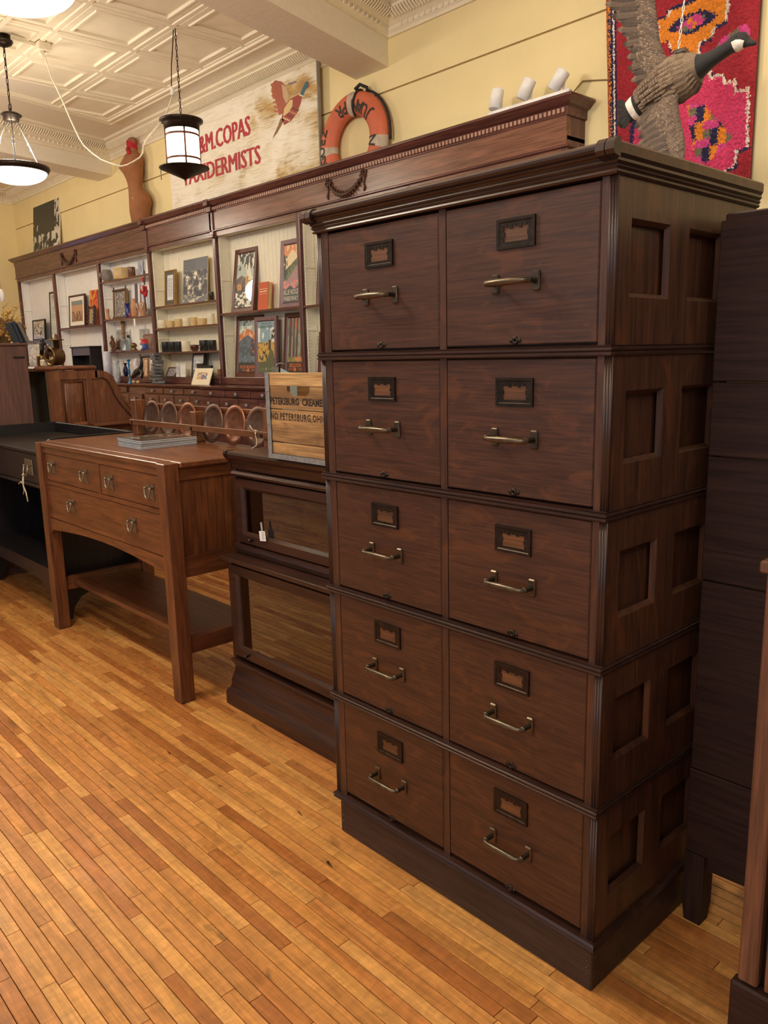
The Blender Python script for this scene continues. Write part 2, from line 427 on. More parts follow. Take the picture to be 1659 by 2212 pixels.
def build_floor():
    fl = struct('floor', MB().box(-10, 3.2, -5.0, 2.9, -0.06, -0.013), M_DARKGAP)
    rnd = random.Random(7); BW = 0.0375; cand = []
    y = -5.0
    while y < 2.6:
        x = -9.8 + rnd.uniform(-1, 0)
        while x < 3.2:
            L = rnd.choice((0.28, .4, .5, .6, .75, .9, 1.1)) * rnd.uniform(.85, 1.15)
            cand.append((x, min(x + L, 3.2), y)); x += L
        y += BW
    def px(p):
        d = Vector(p) - CAM; z = d.dot(fwd)
        if z < 0.15: return None
        return IMG_W / 2 + FPX * d.dot(rgt) / z, IMG_H / 2 - FPX * d.dot(upv) / z
    scored = []
    for c in cand:
        tot = 0
        for i in range(6):
            q = px((c[0] + (c[1] - c[0]) * (i + .5) / 6, c[2] + BW / 2, 0))
            if q and 0 <= q[0] <= IMG_W and 0 <= q[1] <= IMG_H and not (q[0] > 730 and q[0] < 1440 and q[1] < 1700):
                a = (Vector((c[0] + (c[1] - c[0]) * (i + .5) / 6, c[2], 0)) - CAM).length
                tot += (c[1] - c[0]) / a ** 3
        scored.append((tot, c))
    scored.sort(key=lambda t: -t[0])
    G = 0.0009
    def board(mb, x0, x1, y0, y1):
        mb.box(x0 + G, x1 - G, y0 + G, y1 - G, -0.014, 0.0, 0.0007)
    unit = None
    for sc, c in scored[:300]:
        mb = MB(); L = c[1] - c[0]
        board(mb, -L / 2, L / 2, -BW / 2, BW / 2)
        o = obj('floor_plank', mb, M_FLOOR, None, local=True, fixn=True); o.parent = fl
        o.location = (c[0] + L / 2, c[2] + BW / 2, rnd.uniform(-.0004, 0))
    rest = MB()
    for sc, c in scored[300:]:
        if c[1] - c[0] > 0.02: board(rest, c[0], c[1], c[2], c[2] + BW)
    o = obj('distant_floor_planks', rest, M_FLOOR, fl, kind='stuff')
build_floor()

wb_ = struct('wall_back', MB().box(-9.9, 3.2, WALL_Y + .012, WALL_Y + .12, 0, CEIL + .1), M_GAP)
for z0, z1 in ((0, 3.214), (3.224, CEIL)):
    obj('wall_panel', MB().box(-9.78, 3.2, WALL_Y, WALL_Y + .012, z0, z1, .002), M_WALL, wb_)
lw = MB()
wy0, wy1, wz0, wz1 = 0.9, 2.32, 1.2, 2.0
lw.box(WALL_L - .12, WALL_L, -5, wy0, 0, CEIL); lw.box(WALL_L - .12, WALL_L, wy1, 2.7, 0, CEIL)
lw.box(WALL_L - .12, WALL_L, wy0, wy1, 0, wz0); lw.box(WALL_L - .12, WALL_L, wy0, wy1, wz1, CEIL)
wl_ = struct('wall_left', lw, M_WALL)
wn = struct('window_1', MB().box(WALL_L - .1, WALL_L - .07, wy0, wy1, wz0, wz0 + .05).box(WALL_L - .1, WALL_L - .07, wy0, wy1, wz1 - .05, wz1)
            .box(WALL_L - .1, WALL_L - .07, wy0, wy0 + .05, wz0, wz1).box(WALL_L - .1, WALL_L - .07, wy1 - .05, wy1, wz0, wz1), M_DKFR)
obj('window_pane', MB().box(WALL_L - .09, WALL_L - .085, wy0 + .05, wy1 - .05, wz0 + .05, wz1 - .05), emit('evening_sky_window', lin('#4f74b8'), 0.9), wn)
obj('window_blind', MB().box(WALL_L - .06, WALL_L + .03, wy0 - .03, wy1 + .03, wz1 - .12, wz1 + .02, .01), plain('tan_blind', '#8d7c58', .7), wn)

ce = struct('ceiling', MB().box(-9.9, 3.2, -5, 2.7, CEIL, CEIL + .1), M_BEAM)
BD = Vector((-0.266, 0.964, 0)); SK = -0.276
def tin_panel():
    mb = MB(); h = .2885; prof = [(0, .016), (.012, .016), (.018, .006), (.028, .006), (.033, .012), (.075, .012), (.080, .020), (.092, .020), (.098, .003), (.3, .003)]
    prev = None; ring0 = None; vs = []
    for d, z in prof[:-1]:
        a = h - d; vs += [(-a, -a, -z), (a, -a, -z), (a, a, -z), (-a, a, -z)]
    fs = []
    for i in range(len(prof) - 2):
        for k in range(4): fs.append((i * 4 + k, i * 4 + (k + 1) % 4, i * 4 + 4 + (k + 1) % 4, i * 4 + 4 + k))
    q = (len(prof) - 2) * 4; fs.append((q, q + 1, q + 2, q + 3))
    b0 = len(vs); vs += [(-h, -h, 0), (h, -h, 0), (h, h, 0), (-h, h, 0)]
    for k in range(4): fs.append((k, b0 + k, b0 + (k + 1) % 4, (k + 1) % 4))
    return mb.add(vs, fs)
tp = None
GX, GY = 0.580, 0.577
for m in range(0, 6):
    y1 = 2.197 - m * GY; y0 = y1 - GY
    for k in range(-6, 5):
        x0 = -4.10 + k * GX; x1 = x0 + GX
        if x0 < -6.10 + SK * (y0 - 2.22) - .02 or x1 > -3.12 + SK * (y0 - 2.62): continue
        if tp is None:
            tp = obj('ceiling_panel', tin_panel(), M_TIN, ce, local=True); o = tp
        else:
            o = tp.copy(); COL.objects.link(o); o.parent = ce
        o.location = ((x0 + x1) / 2, (y0 + y1) / 2, CEIL)
def line_at(xw, y): return xw + SK * (y - WALL_Y)
bord = [(0, 0), (0, -.028), (.014, -.028), (.02, -.018), (.05, -.018), (.058, -.03), (.075, -.03), (.085, 0)]
struct('trim_1', MB().sweep([(line_at(-6.13, -1.8), -1.8), (line_at(-6.05, 2.28), 2.28), (line_at(-2.85, 2.28), 2.28)], [(o_, CEIL + z) for o_, z in bord]), M_TIN)
BEAMS = ((-2.452, .33, 3.366), (-6.742, .34, 3.391))
for i, (xr, w, zb) in enumerate(BEAMS):
    p = [(line_at(xr - w, 2.64), 2.64), (line_at(xr, 2.64), 2.64), (line_at(xr, -4.5), -4.5), (line_at(xr - w, -4.5), -4.5)]
    struct('trim_%d' % (2 + i), MB().prism(p, 'Z', zb, CEIL), M_BEAM)
def crown_prof(zb):
    h = CEIL - zb
    return [(0, zb), (.016, zb), (.016, zb + .02), (.03, zb + .035), (.03, zb + .055), (.05, zb + .07), (.075, zb + .085), (.10, zb + .105), (.118, zb + h - .045), (.118, zb + h - .03), (.15, zb + h - .02), (.15, CEIL), (0, CEIL)]
zc = 3.535
x1r, x1l = BEAMS[0][0], BEAMS[0][0] - BEAMS[0][1]; x2r, x2l = BEAMS[1][0], BEAMS[1][0] - BEAMS[1][1]
crowns = [[(line_at(x1r, -4), -4), (x1r, WALL_Y), (3.1, WALL_Y)],
          [(line_at(x2r, -4), -4), (x2r, WALL_Y), (x1l, WALL_Y), (line_at(x1l, -4), -4)],
          [(WALL_L, -4.5), (WALL_L, WALL_Y), (x2l, WALL_Y), (line_at(x2l, -4), -4)]]
for i, path in enumerate(crowns):
    tr = struct('trim_%d' % (4 + i), MB().sweep(path, crown_prof(zc)), M_TIN)
    # ribs of the fluted cove and the leaf course under it: real relief, too small to pick apart
    rb = MB(); step = .026
    for (a, b) in zip(path[:-1], path[1:]):
        A = Vector((a[0], a[1], 0)); B = Vector((b[0], b[1], 0)); d = (B - A); L = d.length; d.normalize(); nn = Vector((d.y, -d.x, 0))
        s = .14
        while s < L - .14:
            P = A + d * s
            if P.y > 0.2:
                q = [P + nn * o_ + Vector((0, 0, z)) for o_, z in ((.072, zc + .078), (.106, zc + .098), (.124, zc + .118))]
                rb.tube(q, .008, 5, cap=False)
                if int(s / step) % 2 == 0: rb.tube([P + nn * .03 + Vector((0, 0, zc + .034)), P + nn * .038 + Vector((0, 0, zc + .055))], .008, 4)
            s += step
    obj('fluted_ribs', rb, M_TIN, tr, kind='stuff')
# ---------------------------------------------------------------- filing cabinet
CW, CD, ZB, H = 0.928, 0.632, 0.1257, 0.335
def recessed_side(mb, x, y0, y1, z0, z1, holes, t=.02, dp=.011, bv=.009):
    """frame-and-panel side facing +x: slab with bevelled recesses (y0, y1, z0, z1)"""
    ys = sorted({y0, y1} | {v for h in holes for v in h[:2]}); zs = sorted({z0, z1} | {v for h in holes for v in h[2:]})
    for a, b in zip(ys[:-1], ys[1:]):
        for c, d in zip(zs[:-1], zs[1:]):
            if any(h[0] <= a and b <= h[1] and h[2] <= c and d <= h[3] for h in holes): continue
            mb.add([(x, a, c), (x, b, c), (x, b, d), (x, a, d)], [(0, 1, 2, 3)])
    mb.box(x - t - .002, x - t + .001, y0, y1, z0, z1)
    for a, b, c, d in holes:
        o = [(x, a, c), (x, b, c), (x, b, d), (x, a, d)]
        i = [(x - dp, a + bv, c + bv), (x - dp, b - bv, c + bv), (x - dp, b - bv, d - bv), (x - dp, a + bv, d - bv)]
        mb.add(o + i, [(k, (k + 1) % 4, 4 + (k + 1) % 4, 4 + k) for k in range(4)])
    for yy in ((y0, y1)): mb.add([(x, yy, z0), (x, yy, z1), (x - t, yy, z1), (x - t, yy, z0)], [(0, 1, 2, 3)])

W_CARD = wood('oak_card_insert', '#5e3a20', '#784c29', 'X', .5)
def file_cabinet():
    t = thing('filing_cabinet', 'tall dark oak filing cabinet of five stacked two-drawer rows with brass pulls', 'cabinet', (CW / 2, CD / 2, 0))
    obj('base', MB().box(.012, CW - .009, .016, CD, 0, .128, .003), W_BASE, t)
    mb = MB().sweep([(.006, CD), (.006, .008), (CW - .004, .008), (CW - .004, CD)][::1], [(-.02, .117), (.004, .117), (.008, .121), (.006, .126), (.009, .131), (.005, .137), (-.02, .139)])
    obj('base_moulding', mb, W_RAIL['X'], t)
    ins = MB()
    for s in range(5):
        z0 = ZB + s * H
        body = MB()
        body.box(.006, .05, .012, .04, z0 + .012, z0 + H - .008)
        body.box(CW - .038, CW - .007, .012, .04, z0 + .012, z0 + H - .008)
        body.box(.458, .479, .013, .04, z0 + .012, z0 + H - .008)
        body.box(.012, .03, .03, CD, z0, z0 + H - .004); body.box(.02, CW - .02, CD - .02, CD, z0, z0 + H)
        body.box(.012, CW - .012, .045, .06, z0, z0 + H)
        fr = obj('section_frame', body, W_CAB['Z'], t)
        # reeded stiles at both front corners
        for xs in ((.006, .0125, .019), (CW - .006, CW - .0125, CW - .019)):
            rd = MB()
            for xx in xs: rd.lathe((xx, .014, 0), [(.0036, z0 + .012), (.0036, z0 + H - .006)], 8)
            obj('reeded_corner', rd, W_RAIL['Z'], t)
        sd = MB()
        recessed_side(sd, CW - .006, .0145, CD, z0 + .004, z0 + H - .004, [(.069, .224, z0 + .104, z0 + .254), (.305, .46, z0 + .104, z0 + .254)])
        obj('side_panel', sd, W_CAB['Z'], t)
        if s:
            rl = MB().sweep([(.006, CD), (.006, .006), (CW - .006, .006), (CW - .006, CD)],
                            [(-.02, z0 - .010), (.003, z0 - .010), (.006, z0 - .007), (.006, z0 - .003), (.003, z0 - .001), (.0065, z0 + .002), (.0065, z0 + .006), (.003, z0 + .008), (.005, z0 + .011), (-.02, z0 + .013)])
            obj('rail_moulding', rl, W_RAIL['X'], t)
        for k, (xa, xb) in enumerate(((.051, .4565), (.481, .888))):
            cx = (xa + xb) / 2; zt = z0 + .3225; zb_ = z0 + (.0165 if s else .026)
            d = obj('drawer', MB().box(xa, xb, .0115, .035, zb_, zt, .0025), W_CABD, t)
            zl = z0 + .25
            lf = MB().ring(cx - .051, cx + .051, zl - .031, zl + .031, .009, .0065, .012, .003)
            # scalloped inner lip of the card holder
            lf.ring(cx - .043, cx + .043, zl - .023, zl + .023, .006, .0085, .0105)
            for sx in (-1, 1):
                for q in range(3): lf.box(cx + sx * (.037 - .0), cx + sx * (.032 - .002 * (q == 1)), .0086, .0105, zl - .018 + q * .012, zl - .008 + q * .012)
            for q in range(5): lf.box(cx - .03 + q * .0125, cx - .021 + q * .0125, .0086, .0105, zl + .0135 - .003 * (q % 2), zl + .018)
            obj('card_holder', lf, M_BRONZE, d)
            obj('card_insert', MB().box(cx - .043, cx + .043, .0106, .0118, zl - .023, zl + .023), W_CARD, d)
            hd = MB(); zh = z0 + .148
            for sx in (-1, 1):
                hd.box(cx + sx * .055 - .010, cx + sx * .055 + .010, .0055, .0125, zh - .021, zh + .021, .003)
                hd.lathe((cx + sx * .055, 0, zh), [(.0062, .006), (.0055, -.012), (.007, -.022)], 10, 'Y')
            pts = [(cx - .0555, -.010, zh), (cx - .055, -.020, zh), (cx - .048, -.027, zh)] + [(cx - .04 + .01 * q, -.029 - .001 * sin(pi * q / 8), zh) for q in range(9)] + [(cx + .048, -.027, zh), (cx + .055, -.020, zh), (cx + .0555, -.010, zh)]
            hd.tube(pts, [.006, .0062, .0062] + [.0062 + .0018 * sin(pi * q / 8) for q in range(9)] + [.0062, .0062, .006], 10)
            obj('pull', hd, M_PULL, d)
            lk = MB().lathe((cx, 0, z0 + .026), [(.009, .012), (.009, .0095), (.0065, .008), (.0035, .008), (.003, .0115)], 14, 'Y')
            for sx in (-1, 1): lk.lathe((cx + sx * .011, 0, z0 + .026), [(.0052, .012), (.005, .0100), (.002, .0092), (.0005, .0092)], 10, 'Y')
            obj('lock_plate', lk, M_BRONZE, d)
    # top: moulded front, board, return mouldings
    zc_ = 1.797
    obj('top_board', MB().box(-.012, CW + .004, -.004, CD + .012, zc_ + .028, 1.851, .004), W_CAB['X'], t)
    cm = MB().sweep([(.004, CD), (.004, .006), (CW - .006, .006), (CW - .006, CD)], [(-.02, zc_ - .004), (.004, zc_ - .004), (.007, zc_), (.005, zc_ + .005), (.009, zc_ + .009), (.006, zc_ + .013), (.011, zc_ + .018), (.009, zc_ + .024), (.012, zc_ + .028), (-.02, zc_ + .029)])
    obj('top_moulding', cm, W_RAIL['X'], t)
    fm = MB().prism([(-.004, zc_ + .0275), (-.010, zc_ + .028), (-.0125, zc_ + .031), (-.0105, zc_ + .034), (-.015, zc_ + .0355), (-.0205, zc_ + .040), (-.021, zc_ + .045), (-.017, zc_ + .0495), (-.010, zc_ + .0515), (-.004, zc_ + .055)], 'X', .02, CW - .03)
    obj('front_lip', fm, W_RAIL['X'], t)
    for a, b in ((-.02, .022), (CW - .032, CW + .008)):
        eb = MB()
        eb.prism([(-.002, zc_ + .022), (-.022, zc_ + .026), (-.027, zc_ + .034), (-.025, zc_ + .047), (-.016, zc_ + .056), (.0, zc_ + .058)], 'X', a, (a + b) / 2 - .001)
        eb.prism([(-.002, zc_ + .022), (-.022, zc_ + .026), (-.027, zc_ + .034), (-.025, zc_ + .047), (-.016, zc_ + .056), (.0, zc_ + .058)], 'X', (a + b) / 2 + .001, b)
        obj('corner_block', eb, W_RAIL['X'], t)
    nl = MB()
    for z in (.04, .058, .076, .095):
        for xx in (.026, CW - .022): nl.lathe((xx, 0, z), [(.0028, .0165), (.002, .0145), (.0004, .0142)], 8, 'Y')
    obj('nail_heads', nl, M_BRASS, t)
file_cabinet()

# ---------------------------------------------------------------- mission oak sideboard with plate rail
def sideboard():
    xl, xr, yf, yb, zt = -2.638, -1.190, .118, .712, 1.05
    t = thing('sideboard', 'brown mission oak sideboard with three drawers, arched apron and copper plates on its rail', 'sideboard', ((xl + xr) / 2, (yf + yb) / 2, 0))
    lw_ = .068
    for x0 in (xl, xr - lw_):
        for y0 in (yf, yb - lw_):
            mb = MB(); h = zt - (.002 if y0 == yf else .03)
            mb.box(x0, x0 + lw_, y0, y0 + lw_, 0.004, h, .003)
            mb.box(x0 + .004, x0 + lw_ - .004, y0 + .004, y0 + lw_ - .004, 0, .006)
            obj('leg', mb, W_MIS['Z'], t)
    obj('tabletop', MB().box(xl - .012, xr + .012, yf + lw_ + .001, yb + .02, zt - .024, zt, .004).box(xl + lw_ + .0005, xr - lw_ - .0005, yf + .004, yf + lw_ + .002, zt - .024, zt, .003), W_MIS['X'], t)
    a, b = xl + lw_, xr - lw_; y = .135
    obj('front_rail', MB().box(a, b, y - .004, y + .02, .994, zt - .024).box(a, b, y - .002, y + .02, .826, .847).box(-1.888, -1.866, y - .002, y + .02, .847, .994), W_MIS['X'], t)
    # arched apron
    arc = [(a, .64), (b, .64), (b, .556), (b - .02, .560), (b - .03, .576)] + [(b - .03 - (b - a - .06) * q / 24, .576 + .034 * sin(pi * q / 24)) for q in range(1, 24)] + [(a + .03, .576), (a + .02, .560), (a, .556)]
    obj('apron', MB().prism(arc, 'Y', y - .006, y + .02), W_MIS['X'], t)
    def drawer(x0, x1, z0, z1, pulls):
        d = obj('drawer', MB().box(x0 + .002, x1 - .002, y, y + .02, z0 + .002, z1 - .002, .002), W_MIS['X'], t)
        for px_, pz in pulls:
            pl = MB()
            w2, h2 = .032, .036
            poly = [(px_ - w2, pz + h2), (px_ - w2 * .4, pz + h2 * .82), (px_, pz + h2 * .9), (px_ + w2 * .4, pz + h2 * .82), (px_ + w2, pz + h2), (px_ + w2 * .85, pz), (px_ + w2, pz - h2), (px_ + w2 * .3, pz - h2 * .86), (px_ - w2 * .3, pz - h2 * .86), (px_ - w2, pz - h2), (px_ - w2 * .85, pz)]
            pl.prism(poly, 'Y', y - .004, y)
            for sx in (-1, 1): pl.lathe((px_ + sx * .02, 0, pz + .018), [(.006, y - .003), (.004, y - .014), (.0065, y - .02), (.003, y - .024)], 10, 'Y')
            pts = [(px_ + .026 * cos(th), y - .017 - .006 * abs(sin(th)), pz + .02 + .046 * sin(th)) for th in [pi + pi * q / 14 for q in range(15)]]
            pl.tube(pts, [.003] + [.0034 + .0016 * sin(pi * q / 14) for q in range(1, 14)] + [.003], 8)
            obj('bail_pull', pl, M_BAIL, d)
    drawer(-2.556, -1.888, .847, .994, ((-2.45, .925), (-2.04, .918)))
    drawer(-1.866, b, .847, .994, ((-1.75, .916), (-1.352, .915)))
    drawer(a, b, .640, .826, ((-2.24, .742), (-1.548, .742)))
    for xs, xe in ((xr - .045, xr - .012), (xl + .012, xl + .045)):
        obj('side_rail', MB().box(xs, xe, yf + lw_, yb - lw_, .972, zt - .024), W_MIS['Y'], t)
        obj('side_rail', MB().box(xs, xe, yf + lw_, yb - lw_, .553, .643), W_MIS['Y'], t)
        p = obj('side_panel', MB().box(xs + .008, xe - .008, yf + lw_, .398, .643, .972).box(xs + .008, xe - .008, .401, yb - lw_, .643, .972), W_MIS['Z'], t)
        obj('stretcher', MB().box(xs, xe, yf + lw_, yb - lw_, .212, .285), W_MIS['Y'], t)
    obj('back_panel', MB().box(a, b, yb - .03, yb - .015, .57, zt - .024), W_MIS['X'], t)
    obj('shelf', MB().box(xl + .045, xr - .045, .235, .60, .235, .258, .002), W_MIS['X'], t)
    # plate rail on the back edge
    y0, y1 = .640, .690
    for xx, top in ((-2.556, 1.248), (-1.892, 1.205), (-1.236, 1.245)):
        obj('rail_post', MB().box(xx, xx + (.06 if xx < -2 else .052), y0, y0 + .06, zt, top, .004), W_MIS['Z'], t)
    obj('rail_bar', MB().box(-2.562, -1.19, y0 - .012, y0, 1.108, 1.138, .002), W_MIS['X'], t)
    obj('rail_bar', MB().box(-2.50, -1.19, .715, .727, 1.195, 1.226, .002), W_MIS['X'], t)
    for xx in (-2.532, -1.862, -1.232):
        obj('peg', MB().lathe((xx, 0, 1.123), [(.011, y0 - .011), (.009, y0 - .016), (.003, y0 - .018)], 12, 'Y'), M_BRONZE, t)
    st = MB()
    st.tube([(-1.27, y0 - .014, 1.142), (-1.272, y0 - .016, 1.12), (-1.268, y0 - .015, 1.104), (-1.262, y0 - .02, 1.075), (-1.285, y0 - .05, 1.053), (-1.31, y0 - .09, 1.0515)], .0022, 5)
    st.tube([(-1.27, y0 - .015, 1.138), (-1.28, y0 - .03, 1.15), (-1.295, y0 - .03, 1.165)], .002, 5)
    st.tube([(-1.27, y0 - .015, 1.136), (-1.255, y0 - .03, 1.147), (-1.245, y0 - .03, 1.14), (-1.235, y0 - .03, 1.146)], .002, 5)
    st.lathe((-1.27, y0 - .016, 1.13), [(.0, -.006), (.005, -.003), (.005, .003), (0, .006)], 8)
    tag(obj('price_tag_string', st, M_TWINE), 'knotted cotton string tied round the plate rail beside the crate', 'string')
sideboard()

plate_lab = ('leftmost copper plate on the rail, grey-pink face', 'second copper plate from the left on the rail, dull grey-brown', 'third copper plate from the left, bright reddish copper beside middle post',
             'fourth copper plate, dark brown just right of the middle rail post', 'fifth copper plate with a lighter worn right rim', 'rightmost copper plate on the rail, partly behind the wooden crate')
for i, xx in enumerate((-2.394, -2.193, -1.992, -1.737, -1.538, -1.339)):
    m = (M_COPPER2, M_COPPER2, M_COPPER, M_COPPER2, M_COPPER, M_COPPER2)[i]
    t = thing('copper_plate', plate_lab[i], 'plate', (xx, .663, 1.052), 'copper plates on the plate rail', rot=(-.16, 0, 0))
    R = .098
    mb = MB().lathe((0, 0, R), [(.001, .010), (.068, .010), (.074, .005), (.078, 0), (.098, -.001), (R, .000), (R, .003), (.08, .004), (.07, .014), (.001, .014)], 36, 'Y')
    obj('dish', mb, m, t, local=True)

mags = thing  # magazines: a stack of seven, each its own thing
def magazine_stack():
    c = [on(2, 1.056, *p) for p in ((250, 962), (304, 971), (428, 959), (372, 944))]
    cx = sum((p.x for p in c)) / 4; cy = sum((p.y for p in c)) / 4
    ang = atan2(c[2].y - c[1].y, c[2].x - c[1].x); w = (c[2] - c[1]).length; d = (c[1] - c[0]).length
    rnd = random.Random(3); z = 1.0502
    M_COV = plain('glossy_magazine_cover', '#4b4a44', 0.16, 0, 0.5, 9)
    for i in range(6):
        th = .0068
        lab = 'glossy grey magazine lying on top of the pile on the sideboard' if i == 5 else ('magazine at the bottom of the pile on the sideboard' if i == 0 else ('second magazine from the bottom of the sideboard pile', 'third magazine from the bottom of the sideboard pile', 'third magazine from the top of the sideboard pile', 'magazine just under the top one of the sideboard pile')[i - 1])
        t = thing('magazine', lab, 'magazine', (cx + rnd.uniform(-.004, .004), cy + rnd.uniform(-.004, .004), z), 'magazines piled on the sideboard', (0, 0, ang + rnd.uniform(-.02, .02)))
        obj('pages', MB().box(-w / 2 + .002, w / 2 - .002, -d / 2 + .002, d / 2 - .002, .0005, th - .0008, .0008), M_PAPER, t, local=True)
        obj('cover', MB().box(-w / 2, w / 2, -d / 2, d / 2, th - .0008, th - .0003).box(-w / 2, w / 2, -d / 2, d / 2, 0, .0005), M_COV, t, local=True)
        if i == 5:
            mb = MB(); mb.col = []
            for q in range(14):
                g = rnd.uniform(.3, .85); mb.cc = (g, g * .95, g * .85) if q % 4 else (.5, .18, .12)
                u, v = rnd.uniform(-.42, .3) * w, rnd.uniform(-.4, .3) * d
                a = rnd.uniform(.03, .12) * w; b = rnd.uniform(.02, .08) * d
                pts = [(u + a * cos(k) * rnd.uniform(.6, 1), v + b * sin(k) * rnd.uniform(.6, 1), th + .0001 + q * .00002) for k in [j * pi / 4 for j in range(8)]]
                mb.add(pts, [tuple(range(8))])
            obj('cover_photo', mb, colattr('magazine_photo', .2), t, local=True, kind='stuff')
        z += th
magazine_stack()

# ---------------------------------------------------------------- glass-front sectional bookcase and crate
def bookcase():
    xl, xr = -1.035, -.025
    t = thing('glass_bookcase', 'low dark oak sectional bookcase with two lift-up glass doors beside the filing cabinet', 'bookcase', ((xl + xr) / 2, .42, 0))
    # base: ogee plinth
    prof = [(-.03, 0), (.032, 0), (.032, .055), (.028, .066), (.017, .078), (.013, .092), (.013, .108), (.006, .135), (.0, .155), (-.001, .175), (.006, .19), (.012, .198), (.010, .206), (-.03, .208)]
    obj('plinth', MB().sweep([(xl, .70), (xl, .30), (xr, .30), (xr, .70)], prof), W_BK['X'], t)
    def section(z0, z1, yf, deep, gl):
        b = MB(); x0, x1 = xl, xr
        b.box(x0, x0 + .02, yf + .02, .70, z0, z1); b.box(x1 - .02, x1, yf + .02, .70, z0, z1)
        b.box(x0 + .02, x1 - .02, .685, .70, z0, z1); b.box(x0 + .02, x1 - .02, yf + .02, .685, z0, z0 + .018)
        b.box(x0 + .02, x1 - .02, yf + .02, .685, z1 - .012, z1)
        s = obj('section_case', b, W_BK['X'], t)
        for xa in (x0 - .002, x1 - .02): obj('front_stile', MB().box(xa, xa + .022, yf, yf + .02, z0, z1, .003), W_BK['Z'], s)
        d = MB().ring(x0 + .024, x1 - .024, gl[0], gl[3], .046, yf - .004, yf + .018, .012)
        dr = obj('lift_up_door', d, W_BK['X'], t)
        obj('glass_pane', MB().box(x0 + .066, x1 - .066, yf + .009, yf + .012, gl[0] + .04, gl[3] - .04), M_GLASS, dr)
        obj('door_knob', MB().lathe((x0 + .13, 0, gl[0] + .022), [(.004, yf - .004), (.004, yf - .012), (.008, yf - .018), (.006, yf - .025), (.001, yf - .027)], 12, 'Y'), M_BRONZE, dr)
    section(.215, .648, .296, .0, (.232, 0, 0, .628))
    obj('ledge', MB().box(xl - .012, xr + .012, .262, .70, .648, .668, .003), W_BK['X'], t)
    section(.668, 1.02, .345, .0, (.716, 0, 0, .985))
    obj('lower_rail', MB().prism([(.336, .672), (.331, .69), (.334, .704), (.347, .709), (.36, .672)], 'X', xl, xr), W_BK['X'], t)
    obj('upper_rail', MB().prism([(.345, .99), (.332, .994), (.328, 1.004), (.334, 1.014), (.36, 1.016)], 'X', xl + .012, xr - .012), W_BK['X'], t)
    top = [(.36, 1.018), (.345, 1.022), (.342, 1.038), (.336, 1.056), (.324, 1.068), (.318, 1.082), (.322, 1.092), (.332, 1.0955), (.36, 1.0955)]
    obj('top_moulding', MB().prism(top, 'X', xl - .002, xr), W_BK['X'], t)
    obj('top_board', MB().box(xl - .004, xr, .36, .71, 1.066, 1.094, .004), W_BK['X'], t)
    e = MB(); e.prism([(y - (.004 if y < .35 else 0), z + (.002 if z > 1.05 else 0)) for y, z in top], 'X', xl - .02, xl - .003)
    obj('corner_cap', e, W_BK['X'], t)
    return t
bookcase()
pt = on(1, .335, 568, 1158)
t = thing('price_tag', 'small white paper price tag hanging inside front of the upper bookcase door', 'tag', (pt.x, .333, pt.z), rot=(0, -.12, 0))
obj('card', MB().box(-.021, .021, -.0006, .0006, -.02, .02), M_PAPER, t, local=True)
g = MB()
for q in range(9): g.box(-.004, .018 - .004 * (q % 3), -.0009, -.0006, .014 - .0035 * q, .0152 - .0035 * q)
obj('small_print', g, plain('grey_print', '#8a867e', .7), t, local=True)
obj('tape', MB().box(-.005, .007, -.0003, .0004, .02, .056), plain('frosted_tape', '#a9a69c', .5), t, local=True)

